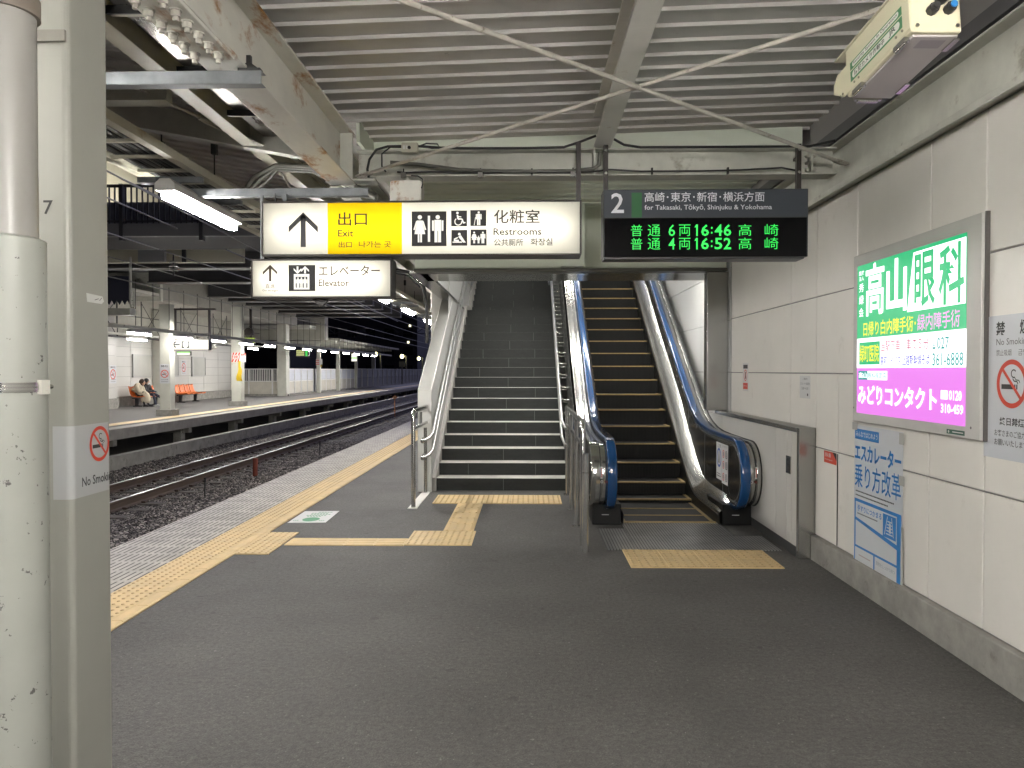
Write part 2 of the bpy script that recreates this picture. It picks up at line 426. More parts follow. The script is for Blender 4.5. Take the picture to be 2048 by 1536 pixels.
# ---- track bed
def gravel():
    m = bpy.data.materials.new('ballast'); m.use_nodes = True
    t = m.node_tree; n = t.nodes; l = t.links; b = n['Principled BSDF']; b.inputs['Roughness'].default_value = 0.9
    geo = n.new('ShaderNodeNewGeometry')
    v = n.new('ShaderNodeTexVoronoi'); v.inputs['Scale'].default_value = 17; l.new(geo.outputs['Position'], v.inputs['Vector'])
    v2 = n.new('ShaderNodeTexVoronoi'); v2.inputs['Scale'].default_value = 17; v2.feature = 'DISTANCE_TO_EDGE'; l.new(geo.outputs['Position'], v2.inputs['Vector'])
    s = n.new('ShaderNodeSeparateColor'); l.new(v.outputs['Color'], s.inputs[0])
    r = n.new('ShaderNodeValToRGB'); r.color_ramp.elements[0].color = (0.05, 0.044, 0.04, 1); r.color_ramp.elements[1].color = (0.42, 0.375, 0.33, 1)
    l.new(s.outputs[0], r.inputs[0])
    e = n.new('ShaderNodeMapRange'); e.inputs['From Max'].default_value = 0.16; l.new(v2.outputs['Distance'], e.inputs['Value'])
    mx = n.new('ShaderNodeMix'); mx.data_type = 'RGBA'; l.new(e.outputs[0], mx.inputs['Factor']); mx.inputs['A'].default_value = (0.012, 0.011, 0.01, 1); l.new(r.outputs[0], mx.inputs['B'])
    l.new(mx.outputs['Result'], b.inputs['Base Color'])
    bp = n.new('ShaderNodeBump'); bp.inputs['Strength'].default_value = 1.0; bp.inputs['Distance'].default_value = 0.05; l.new(e.outputs[0], bp.inputs['Height']); l.new(bp.outputs[0], b.inputs['Normal'])
    return m
BAL = gravel()
def bedz(x):
    z = -.945
    if -6.6 < x < -3.9: z += .10 * min(1, (x + 6.6) / .5, (-3.9 - x) / .5)
    if x < -8.7: z += .20 * min(1, (-8.7 - x) / .6)
    return z
rows = []
ys = [4 + .07 * i for i in range(300)] + [25 + .5 * i for i in range(60)] + [55 + 3 * i for i in range(40)]
xs = [-9.6 + .085 * i for i in range(76)]
for y in ys:
    rows.append([(x, y, bedz(x) + random.uniform(-.028, .028)) for x in xs])
mb = MB(); mb.strip(rows, BAL); structure(mb, 'ballast_bed', origin=(0, 0, 0))
mb = MB(); mb.box(-400, 400, -60, 900, -1.6, -1.30, mat('ground_soil', (0.06, 0.055, 0.05), 0.95, var=.2)); structure(mb, 'ground')

RAILM = mat('rail_side_rust', (0.06, 0.04, 0.03), 0.8, var=.2)
RAILT = mat('rail_running_top', (0.26, 0.255, 0.25), 0.34, 0.9)
SLP = mat('sleeper_concrete', (0.12, 0.105, 0.09), 0.9, var=.25, vscale=8)
tr = thing('railway_track', 'single railway track with two polished rails on dark sleepers beyond the platform edge', 'railway track', (-7.70, 6, -1.0))
for x in (-7.15, -8.25):
    m = MB(); m.prism([(x - .06, -.92), (x + .06, -.92), (x + .012, -.885), (x + .012, -.805), (x + .033, -.79), (x + .033, -.755), (x - .033, -.755), (x - .033, -.79), (x - .012, -.805), (x - .012, -.885)], 0, 140, RAILM, 'y')
    rl = m.build('rail', tr)
    m = MB(); m.box(x - .029, x + .029, 0, 140, -.7545, -.751, RAILT); m.build('running_surface', rl)
sl = None
for k in range(88):
    if sl is None:
        m = MB(); m.box(-8.75, -6.65, 5.9, 6.12, -1.06, -.925, SLP)
        for x in (-7.15, -8.25):
            for d in (-.1, .1): m.box(x + d - .04, x + d + .04, 5.96, 6.06, -.925, -.885, RAILM)
        sl = m.build('sleeper', tr, bevel=.01, seg=1)
    else:
        c = sl.copy(); COL.objects.link(c); c.parent = tr; c.location.y = .66 * k
m = MB(); m.box(-9.55, -9.35, 2, 140, -1.1, -.44, mat('trough_concrete', (0.27, 0.26, 0.235), 0.9, var=.25, vscale=3, stain=((.12, .11, .10), 4, .55, .7)))
m.box(-9.75, -9.55, 2, 140, -1.1, -.48, CONC)
tag(m.build('concrete_trough_wall', bevel=.01), 'low pale concrete trough wall running along the foot of the far platform', 'low wall')

# ---- far platform (slab on posts over a dark void)
FP = MB(); FP.box(-24, -10.55, 4, 140, -.06, 0, mat('far_platform_asphalt', (0.115, 0.11, 0.105), 0.8, var=.15))
structure(FP, 'far_platform_floor')
m = MB()
for i in range(38): m.box(-10.95, -10.52, 4 + 3.6 * i + .006, 7.594 + 3.6 * i, -.27, .004, mat('far_edge_slab', (0.33, 0.31, 0.28), 0.75, var=.2, vscale=3))
structure(m, 'far_platform_edge_slabs')
m = MB(); m.box(-11.75, -11.30, 4, 140, .001, .006, YEL); structure(m, 'far_platform_tactile_paving')
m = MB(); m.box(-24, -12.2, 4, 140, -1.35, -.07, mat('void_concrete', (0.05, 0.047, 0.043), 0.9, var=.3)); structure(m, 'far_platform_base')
sp_ = None
for k in range(22):
    y = 19.5 + 4.4 * k
    if sp_ is None:
        m = MB(); m.box(-11.1, -10.85, y - .14, y + .14, -1.3, -.28, CONC); m.box(-11.6, -10.62, y - .10, y + .10, -.45, -.28, CONC)
        sp_ = tag(m.build('platform_support_post', bevel=.012, seg=1), 'stubby concrete post holding up the edge of the far platform', 'support post', 'posts under the far platform edge')
    else:
        c = sp_.copy(); COL.objects.link(c); c.location.y += 4.4 * k

# marker posts in the ballast
m = MB(); m.cyl((-6.10, 17, -1.0), (-6.10, 17, -.47), .055, mat('marker_red', (0.16, 0.035, 0.02), 0.7, var=.25), n=12); m.cyl((-6.10, 17, -.47), (-6.10, 17, -.45), .055, mat('marker_red', (0, 0, 0)), n=12, r2=.035)
tag(m.build('marker_post'), 'short rusty red marker post standing in the ballast by the track', 'marker post')
for i, (x, y, h, lb) in enumerate([(-6.05, 14.2, .40, 'thin dark stake in the ballast nearest the white column'), (-5.75, 21, .42, 'thin dark stake in the ballast beyond the red marker post'), (-6.2, 9.6, .44, 'thin dark stake in the ballast low beside the white column')]):
    m = MB(); m.cyl((x, y, -1.0), (x + .01, y, -.9 + h), .013, RUBBER, n=8); m.box(x - .012, x + .03, y - .01, y + .01, -.9 + h - .08, -.9 + h, RUBBER)
    tag(m.build('track_stake'), lb, 'stake', 'stakes beside the track')
m = MB(); OR = mat('sign_orange', (0.30, 0.12, 0.04), 0.6, var=.15)
m.cyl((-7.0, 40, -1), (-7.0, 40, .05), .03, OR, n=8)
fr = Frame((-7.0, 39.95, -.12), (1, 0, 0), (0, 0, 1)); m.xbox((-7.0, 39.97, .10), (.065, 0, .065), (0, .01, 0), (-.065, 0, .065), OR)
m.disc(fr, 0, .22, .03, .03, INKK)
tag(m.build('track_sign'), 'small orange diamond sign on a short post beside the distant track', 'track sign')

# ---- floor sticker on the near platform
st = thing('floor_sticker', 'white floor sticker with a green disc and green lines of print stuck on the asphalt', 'floor sticker', (-2.19, 7.8, 0))
m = MB(); m.prism([(-2.375, 7.50), (-2.005, 7.52), (-2.02, 8.14), (-2.385, 8.12)], .0005, .0035, PAPER, 'z'); m.build('sheet', st)
GRN = mat('print_green', (0.06, 0.30, 0.13), 0.5)
fr = Frame((-2.375, 7.5, .0035), (1, 0, 0), (0, 1, 0)); m = MB()
m.disc(fr, .185, .17, .085, .001, GRN, rb=.105)
for b, a0, a1 in ((.31, .10, .25), (.36, .08, .27), (.42, .11, .30), (.48, .10, .28), (.54, .16, .30)):
    a = a0
    while a < a1: m.rect(fr, a, a + .022, b, b + .032, .001, GRN); a += .03
for a in (.02, .28): 
    for k in range(3): m.rect(fr, a + .02 * k, a + .013 + .02 * k, .10, .13, .001, GRN)
m.build('print', st)

# ================================================================== RIGHT WALL
WX = 2.27
JZ = [0.20, 0.895, 1.478, 2.08, 2.80]
segs = [(-3.0, [-3, -1.8, -.6, .6, 1.6, 2.6, 3.62]), ]
wall = thing('panelled_wall', 'light grey panelled wall with dark joints and a concrete skirting along the platform', 'wall', (2.34, 4, 0))
m = MB(); m.box(WX + .012, WX + .14, -9, 8.70, 0, 3.6, DARKGAP); m.build('backing', wall)
m = MB()
def wpanel(y0, y1, z0, z1, g=.005): m.box(WX, WX + .02, y0 + g, y1 - g, z0 + g, z1 - g, PANEL)
low = [-9, -7.6, -6.2, -4.8, -3.4, -2.0, -.6, .8, 2.2, 3.20, 3.885, 4.415, 5.70, 6.14]
for z0, z1 in zip(JZ[:2], JZ[1:3]):
    for y0, y1 in zip(low, low[1:]): wpanel(y0, y1, z0, z1)
up = [-9, -7.6, -6.2, -4.8, -3.4, -2.0, -.6, .8, 2.2, 3.1, 3.885, 4.415, 5.385, 6.14, 6.73, 8.70]
for z0, z1 in zip(JZ[2:4], JZ[3:5]):
    for y0, y1 in zip(up, up[1:]):
        if z0 > 1.4 and z1 < 2.2 and y0 == 6.14: wpanel(6.14, 6.73, z0, z1); continue
        wpanel(y0, y1, z0, z1)
for y0, y1 in ((6.14, 6.73), (6.73, 8.70)): wpanel(y0, y1, 1.03, 1.478)
m.build('panel_facing', wall, bevel=.003, seg=1)
m = MB(); m.box(WX - .035, WX + .05, -9, 6.14, 0, .195, CONC); m.build('skirting', wall, bevel=.006, seg=2)

# low clad wall beside the escalator
lw = thing('low_clad_wall', 'low white panelled wall with stainless end post and cap beside the escalator foot', 'low wall', (2.2, 7, 0))
m = MB(); m.box(2.155, 2.265, 6.20, 12.5, 0, 1.005, DARKGAP); m.build('core', lw)
m = MB()
LWP = mat('low_wall_white', (0.60, 0.585, 0.55), 0.30, var=.04, vscale=2)
for y0, y1 in ((6.195, 6.32), (6.32, 6.445), (6.445, 6.735), (6.735, 8.6), (8.6, 12.5)): m.box(2.145, 2.16, y0 + .004, y1 - .004, .085, 1.0, LWP)
m.build('facing', lw, bevel=.002, seg=1)
m = MB(); m.box(2.140, 2.32, 6.145, 6.195, 0, 1.045, STEEL); m.build('end_post', lw, bevel=.004)
m = MB(); m.box(2.138, 2.30, 6.196, 8.9, 1.005, 1.045, STEELY); m.build('cap', lw, bevel=.006)
m = MB(); m.box(2.150, 2.156, 6.2, 12.5, 0, .084, mat('dark_skirting', (.05, .05, .05), .5)); m.build('skirting', lw)
m = MB(); fr = Frame((2.145, 6.455, .655), (0, -1, 0), (0, 0, 1)); m.box(2.137, 2.146, 6.335, 6.445, .652, .795, STEEL); 
m.rect(fr, .025, .105, .012, .128, .0095, BLACK)
lk = m.build('lock_plate', lw)
m = MB(); m.disc(fr, .066, .075, .018, .0105, STEEL); m.line(fr, (.066, .075), (.085, .095), .012, .0115, POLISH); m.build('keyhole', lk)

# ================================================================== PORTAL OVER STAIRS AND ESCALATOR, STAIR WELL
GP = mat('portal_green_grey', (0.80, 0.85, 0.73), 0.42, var=.05, vscale=1.5)
po = thing('stair_portal', 'pale green grey panelled portal beam with stainless jamb over the stairs and escalator', 'portal', (.4, 8.9, 0))
m = MB()
for x0, x1 in ((-1.30, .440), (.446, 2.235)): m.box(x0, x1, 8.78, 8.98, 2.665, 3.52, GP)
m.build('beam_facing', po, bevel=.004)
m = MB(); m.box(-1.31, 2.24, 8.765, 8.98, 2.625, 2.66, mat('portal_edge_trim', (.10, .10, .085), .4)); m.build('edge_trim', po, bevel=.003)
m = MB(); m.box(-1.28, 2.24, 8.985, 9.75, 2.63, 2.66, STEELX); m.build('soffit', po, bevel=.003)
m = MB(); m.box(2.02, 2.262, 8.80, 8.95, 1.047, 2.62, STEEL); m.build('jamb', po, bevel=.006)

WW = mat('stairwell_white', (0.60, 0.60, 0.58), 0.35, var=.03, vscale=1.2)
SW = thing('stair_side_wall', 'white stair side wall capped in brushed steel along the left of the dark stairs', 'wall', (-1.28, 10, 0))
slp = .515
def pz(y): return 1.255 + (y - 9.475) * slp
m = MB(); m.prism([(9.49, 0), (9.49, 1.24), (12.1, pz(12.1) - .012), (12.1, 2.66), (9.0, 2.66), (9.0, 8), (26, 8), (26, 0)], -1.33, -1.22, WW); m.build('wall_core', SW)
m = MB()
jn = [9.5, 10.55, 11.6, 12.65, 13.7, 14.75, 15.8, 16.85, 18]
for a, b in zip(jn, jn[1:]):
    za = pz(a) - .03 if a < 12.1 else 8; zb = pz(b) - .03 if b < 12.1 else 8
    m.prism([(a + .003, 0), (b - .003, 0), (b - .003, zb), (a + .003, za)], -1.218, -1.205, WW)
m.build('inner_facing', SW)
m = MB(); cap = [(9.455, 0), (9.455, 1.265), (12.11, pz(12.11) + .01), (12.11, pz(12.11) - .02), (9.478, 1.245), (9.478, 0)]
m.prism(cap, -1.372, -1.200, steel('brushed_cap', 0.70, 0.40, 'y', .05)); m.build('steel_cap', SW, bevel=.004)
m = MB(); m.box(-1.40, -1.19, 8.99, 13.2, 2.63, 2.665, STEELY); m.box(-1.206, -1.196, 13.2, 18, 2.62, 2.66, STEELY); m.build('opening_trim', SW, bevel=.003)
m = MB(); m.box(-1.48, -1.34, 12.12, 12.34, 0, 3.4, WHITE); m.build('end_post', SW)

# right hand wall and sloping ceiling of the stair well
WR = thing('stairwell_wall', 'white panelled stairwell wall rising beside the escalator behind the steel jamb', 'wall', (2.34, 14, 0))
m = MB(); m.box(2.275, 2.4, 8.72, 26, 0, 9, DARKGAP); m.build('backing', WR)
m = MB()
for j in range(12):
    for i, (a, b) in enumerate(zip([8.72, 10.2, 11.55, 12.9, 14.2, 15.6, 17, 18.4, 20], [10.2, 11.55, 12.9, 14.2, 15.6, 17, 18.4, 20, 26])):
        m.box(2.262, 2.28, a + .004, b - .004, .3 + .59 * j + .004, .89 + .59 * j - .004, WW)
m.build('facing', WR)
m = MB(); m.prism([(9.0, 3.55), (26, 3.55 + 17 * slp), (26, 3.75 + 17 * slp), (9.0, 3.75)], -1.20, 2.262, WHITE)
tag(m.build('stairwell_ceiling'), 'sloping white ceiling over the stairs and escalator', 'ceiling')
m = MB(); m.box(-1.2, 2.26, 24, 24.1, 0, 13, WHITE); tag(m.build('stairwell_end_wall'), 'white wall at the head of the stairs', 'wall')

# ================================================================== STAIRS
TREAD = mat('stair_nosing_stone', (0.52, 0.51, 0.475), 0.55, var=.10, vscale=8)
RIS = mat('stair_riser_tile', (0.024, 0.026, 0.025), 0.5, var=.22, vscale=7, stain=((0.035, 0.037, 0.036), 12, .55, .8), stretch=(1, 1, 3), spec=.3)
JNT = mat('tile_grout', (0.15, 0.155, 0.15), 0.8)
sc = thing('staircase', 'wide staircase of dark slate tiled risers with pale stone treads', 'staircase', (-.36, 9.55, 0))
rs, td = .1548, .3012
def step_front(k): return (9.56 + (k - 1) * td) if k <= 17 else (9.56 + 16 * td + 1.22 + (k - 18) * td)
XL, XR = -1.195, .470
for k in range(1, 32):
    y0 = step_front(k); y1 = step_front(k + 1); z = k * rs
    m = MB(); m.box(XL, XR, y0 + .016, y1 + .045, z - .004, z, TREAD); st_ = m.build('step', sc, bevel=.0015, seg=1)
    m = MB(); m.box(XL, XR, y0 + .012, y0 + .05, (z - rs + .002) if k > 1 else -.05, z - .0005, RIS)
    for t in ([.52] if k % 2 else [.25, .77]):
        x = XL + (XR - XL) * (t + .006 * math.sin(k * 1.7)); m.box(x - .0022, x + .0022, y0 + .0105, y0 + .0125, z - rs, z - .006, JNT)
    m.box(XL, XR, y0 + .0108, y0 + .0122, z - rs, z - rs + .006, JNT)
    m.build('riser', st_)
m = MB(); m.prism([(9.95, -.02), (9.95, .06), (14.5, 2.38), (15.9, 2.45), (19.6, 4.35), (19.6, -.02)], XL, XR, CONC); m.build('carriage', sc)
STG = mat('stringer_stone', (0.36, 0.35, 0.33), .5, var=.1)
m = MB(); 
def sz(y): return rs + (y - 9.56) * slp
m.prism([(9.50, 0), (9.50, .17), (14.45, sz(14.45) + .06), (15.5, sz(14.45) + .06), (15.5, sz(14.45) + .36), (20, sz(14.45) + .36 + 4.5 * slp), (20, 2), (15, 0)], -1.205, -1.155, STG); m.build('stringer', sc)

# handrails of the stairs
def railpath(off, x, y0=9.45, y1=14.35):
    return [(x, y0, sz(y0) + off), (x, y1, sz(y1) + off), (x, y1 + .25, sz(y1 + .1) + off), (x, 15.5, sz(y1 + .1) + off), (x, 15.8, sz(y1 + .2) + off), (x, 20, sz(y1 + .2) + off + 4.2 * slp)]
lh = thing('stair_handrail', 'double stainless handrail along the white wall left of the stairs', 'handrail', (-1.12, 9.2, 0))
for off in (.72, .52):
    pts = railpath(off, -1.165, 9.30)
    e = [(-1.262, 9.10, sz(9.30) + off - .08), (-1.20, 9.20, sz(9.30) + off - .05), (-1.172, 9.26, sz(9.30) + off - .01)]
    m = MB(); m.tube(e + pts, .0175, RAILP, 12); m.sphere(e[0], .027, POLISH, 12); rl = m.build('rail', lh)
    m = MB()
    for y in (9.9, 10.8, 11.7, 12.6, 13.5): m.tube([(-1.165, y, sz(y) + off - .018), (-1.165, y, sz(y) + off - .06), (-1.206, y, sz(y) + off - .06)], .007, POLISH, 6)
    m.build('bracket', rl)
m = MB(); m.cyl((-1.27, 9.40, 0), (-1.27, 9.40, .80), .02, POLISH, 12); m.cyl((-1.27, 9.14, .69), (-1.27, 9.41, .69), .009, POLISH, 8); m.cyl((-1.27, 9.14, .49), (-1.27, 9.41, .49), .009, POLISH, 8); m.build('post', lh)
rh = thing('stair_handrail', 'double stainless handrail on brackets between the stairs and the escalator', 'handrail', (.41, 9.3, 0))
for off in (.76, .56):
    m = MB(); m.tube([(.44, 9.22, .80 + off - .76)] + railpath(off, .405, 9.5), .0175, RAILP, 12); rl = m.build('rail', rh)
    m = MB()
    for i in range(16):
        y = 9.7 + .31 * i if i < 15 else 15
        m.tube([(.405, y, sz(min(y, 14.4)) + off), (.46, y, sz(min(y, 14.4)) + off - .03), (.53, y, sz(min(y, 14.4)) + off - .03)], .008, POLISH, 6)
    m.build('bracket', rl)

# barrier rail right of the foot of the stairs
br = thing('barrier_rail', 'stainless barrier rail of four posts between the stairs and the escalator newel', 'barrier rail', (.46, 7.9, 0))
X0 = .46
for k, y in enumerate((9.27, 8.27, 7.39)):
    m = MB(); m.cyl((X0, y, 0), (X0, y, 1.05), .024, POLISH, 14); m.cyl((X0, y, 0), (X0, y, .012), .045, POLISH, 16); m.build('post', br)
m = MB(); m.tube([(X0, 9.27, 1.055), (X0, 6.66, 1.055)] + [(X0, 6.66 - .07 * math.sin(t), .985 + .07 * math.cos(t)) for t in (.3, .6, .9, 1.2, 1.5)] + [(X0, 6.59, .0)], .0245, POLISH, 14); m.build('top_rail', br)
m = MB(); m.tube([(X0, 9.27, .86), (X0, 6.60, .86)], .019, POLISH, 12); m.build('lower_rail', br)
m = MB(); m.cyl((.468, 6.36, 0), (.468, 6.36, .655), .0295, POLISH, 18); m.cyl((.468, 6.36, .660), (.468, 6.36, .815), .0295, POLISH, 18); m.cyl((.468, 6.36, .64), (.468, 6.36, .67), .027, BLACK, 16)
m.cyl((.468, 6.36, .815), (.468, 6.36, .8155), .024, BLACK, 16)
tag(m.build('short_post'), 'short capped stainless tube post in front of the barrier rail', 'post')

# left rail at the foot of the stairs
lb = thing('guard_rail', 'bent stainless guard rail on a white painted strip left of the foot of the stairs', 'guard rail', (-1.27, 8.9, 0))
m = MB(); x = -1.262
m.tube([(x, 8.36, 0), (x, 8.36, .98)] + [(x, 8.43 - .07 * math.cos(t), .98 + .075 * math.sin(t)) for t in (.3, .7, 1.1, 1.5)] + [(x, 9.455, 1.055)], .024, POLISH, 14); m.build('post', lb)
m = MB(); m.tube([(x, 8.36, .86), (x, 9.455, .86)], .019, POLISH, 12); m.build('lower_rail', lb)
m = MB(); m.box(-1.315, -1.215, 8.29, 9.45, .0, .006, WHITE); m.build('painted_strip', lb)
m = MB(); fr = Frame((-1.245, 8.85, .90), (0, -1, 0), (0, 0, 1)); m.box(-1.250, -1.246, 8.75, 8.95, .89, 1.02, PAPER); m.build('notice', lb)

# ================================================================== ESCALATOR
ES = thing('escalator', 'black stepped escalator with blue handrails and brushed steel balustrades', 'escalator', (1.38, 7.5, 0))
def zn(y): return .597 * sp(y - 8.74, .12)
def hz(y): return .845 + .597 * sp(y - 9.02, .22)
STEPB = mat('escalator_step_black', (0.018, 0.017, 0.016), 0.5, var=.2, vscale=20)
def cleat():
    m = bpy.data.materials.new('escalator_cleats'); m.use_nodes = True
    t = m.node_tree; n = t.nodes; l = t.links; b = n['Principled BSDF']; b.inputs['Roughness'].default_value = .5; b.inputs['Specular IOR Level'].default_value = .2
    geo = n.new('ShaderNodeNewGeometry'); s = n.new('ShaderNodeSeparateXYZ'); l.new(geo.outputs['Position'], s.inputs[0])
    mu = n.new('ShaderNodeMath'); mu.operation = 'MULTIPLY'; mu.inputs[1].default_value = 1 / .018; l.new(s.outputs[0], mu.inputs[0])
    f = n.new('ShaderNodeMath'); f.operation = 'FRACT'; l.new(mu.outputs[0], f.inputs[0])
    g = n.new('ShaderNodeMath'); g.operation = 'GREATER_THAN'; g.inputs[1].default_value = .5; l.new(f.outputs[0], g.inputs[0])
    mx = n.new('ShaderNodeMix'); mx.data_type = 'RGBA'; mx.inputs['A'].default_value = (.006, .006, .006, 1); mx.inputs['B'].default_value = (.014, .0135, .013, 1); l.new(g.outputs[0], mx.inputs['Factor']); l.new(mx.outputs['Result'], b.inputs['Base Color'])
    bp = n.new('ShaderNodeBump'); bp.inputs['Distance'].default_value = .006; bp.inputs['Strength'].default_value = .7; l.new(g.outputs[0], bp.inputs['Height']); l.new(bp.outputs[0], b.inputs['Normal'])
    return m
CLT = cleat()
YLW = mat('step_edge_yellow', (0.36, 0.255, 0.10), 0.6, var=.25, vscale=30, stain=((.09, .07, .04), 30, .58, .68))
SXL, SXR = .925, 1.835
noses = [7.62, 7.96, 8.34] + [8.72 + .33 * k for k in range(24)]
for k, y in enumerate(noses):
    y1 = noses[k + 1] if k + 1 < len(noses) else y + .33
    z = zn(y) + .002; zp = zn(noses[k - 1]) + .002 if k else -.05
    m = MB()
    m.box(SXL, SXR, y + .002, y1 + .03, z - .03, z, CLT)
    if z - zp > .02: m.box(SXL, SXR, y + .006, y + .02, zp - .02, z - .03, CLT)
    s_ = m.build('step', ES)
    m = MB(); m.box(SXL, SXR, y - .004, y + .030, z - .012, z + .0035, YLW)
    m.box(SXR - .035, SXR - .002, y + .03, y1, z, z + .0035, YLW); m.box(SXL + .002, SXL + .035, y + .03, y1, z, z + .0035, YLW)
    m.build('edge_line', s_)
def comb():
    m = bpy.data.materials.new('ribbed_floor_plate'); m.use_nodes = True
    t = m.node_tree; n = t.nodes; l = t.links; b = n['Principled BSDF']; b.inputs['Metallic'].default_value = .55; b.inputs['Roughness'].default_value = .30
    geo = n.new('ShaderNodeNewGeometry'); s = n.new('ShaderNodeSeparateXYZ'); l.new(geo.outputs['Position'], s.inputs[0])
    mu = n.new('ShaderNodeMath'); mu.operation = 'MULTIPLY'; mu.inputs[1].default_value = 1 / .026; l.new(s.outputs[0], mu.inputs[0])
    f = n.new('ShaderNodeMath'); f.operation = 'FRACT'; l.new(mu.outputs[0], f.inputs[0])
    g = n.new('ShaderNodeMath'); g.operation = 'GREATER_THAN'; g.inputs[1].default_value = .35; l.new(f.outputs[0], g.inputs[0])
    nz = n.new('ShaderNodeTexNoise'); nz.inputs['Scale'].default_value = 4; nz.inputs['Detail'].default_value = 7; l.new(geo.outputs['Position'], nz.inputs['Vector'])
    mx = n.new('ShaderNodeMix'); mx.data_type = 'RGBA'; mx.inputs['A'].default_value = (.10, .10, .10, 1); mx.inputs['B'].default_value = (.52, .52, .51, 1); l.new(g.outputs[0], mx.inputs['Factor'])
    m2 = n.new('ShaderNodeMix'); m2.data_type = 'RGBA'; m2.blend_type = 'MULTIPLY'; m2.inputs['Factor'].default_value = .7; l.new(mx.outputs['Result'], m2.inputs['A']); l.new(nz.outputs['Fac'], m2.inputs['B'])
    l.new(m2.outputs['Result'], b.inputs['Base Color'])
    bp = n.new('ShaderNodeBump'); bp.inputs['Distance'].default_value = .004; bp.inputs['Strength'].default_value = .6; l.new(g.outputs[0], bp.inputs['Height']); l.new(bp.outputs[0], b.inputs['Normal'])
    return m
CMB = comb()
m = MB()
for x0, x1, y0, y1 in ((.655, .90, 6.42, 7.28), (.905, 2.10, 6.42, 6.98), (.905, 1.86, 6.985, 7.60)): m.box(x0, x1, y0, y1, -.01, .006, CMB)
m.build('floor_plate', ES, bevel=.002, seg=1)
m = MB(); m.prism([(7.56, .0), (7.66, .004), (7.60, .016), (7.56, .010)], SXL, SXR, YLW); m.build('comb_plate', ES)

BLUE = mat('handrail_blue', (0.006, 0.052, 0.165), 0.14, coat=.6)
BPAN = mat('balustrade_black_panel', (0.022, 0.021, 0.020), 0.22, var=.15, spec=.6)
SKRT = mat('skirt_black', (0.008, 0.008, 0.008), 0.4, spec=.25)
YE = [9.0 + .08 * i for i in range(26)] + [11.2 + .4 * i for i in range(15)]
NC = (7.42, .515)
def path(inset):
    """handrail centre line from under the newel, round the front and up the incline; inset moves it inwards"""
    r = .33 - inset
    p = [(7.75, NC[1] - r)] + [(NC[0] + r * math.sin(t) * -1, NC[1] - r * math.cos(t)) for t in [math.pi * i / 16 for i in range(17)]]
    ys = [7.62, 7.9, 8.2, 8.5, 8.75] + YE
    off = [(y, hz(y)) for y in ys]
    q = []
    for i, (y, z) in enumerate(off):
        a = off[max(i - 1, 0)]; b = off[min(i + 1, len(off) - 1)]
        d = Vector((b[0] - a[0], b[1] - a[1])).normalized(); q.append((y + d.y * inset, z - d.x * inset))
    return p + q
def sweep(mb, pa, prof, m, smooth=True):
    """sweep a closed cross-section (across x, outward normal) along a path in the y-z plane"""
    n = len(prof); rows = []
    for i, (y, z) in enumerate(pa):
        a = pa[max(i - 1, 0)]; b = pa[min(i + 1, len(pa) - 1)]
        d = Vector((b[0] - a[0], b[1] - a[1])).normalized(); nn = Vector((-d.y, d.x))
        rows.append([(u, y + nn.x * v, z + nn.y * v) for u, v in prof + prof[:1]])
    mb.strip(rows, m, smooth)
    mb.quad(rows[0][:-1], m); mb.quad(rows[-1][:-1][::-1], m)
def rnd(x0, x1, v0, v1, c):
    return [(x0, v0 + c), (x0 + c * .3, v0 + c * .3), (x0 + c, v0), (x1 - c, v0), (x1 - c * .3, v0 + c * .3), (x1, v0 + c), (x1, v1 - c), (x1 - c * .3, v1 - c * .3), (x1 - c, v1), (x0 + c, v1), (x0 + c * .3, v1 - c * .3), (x0, v1 - c)]
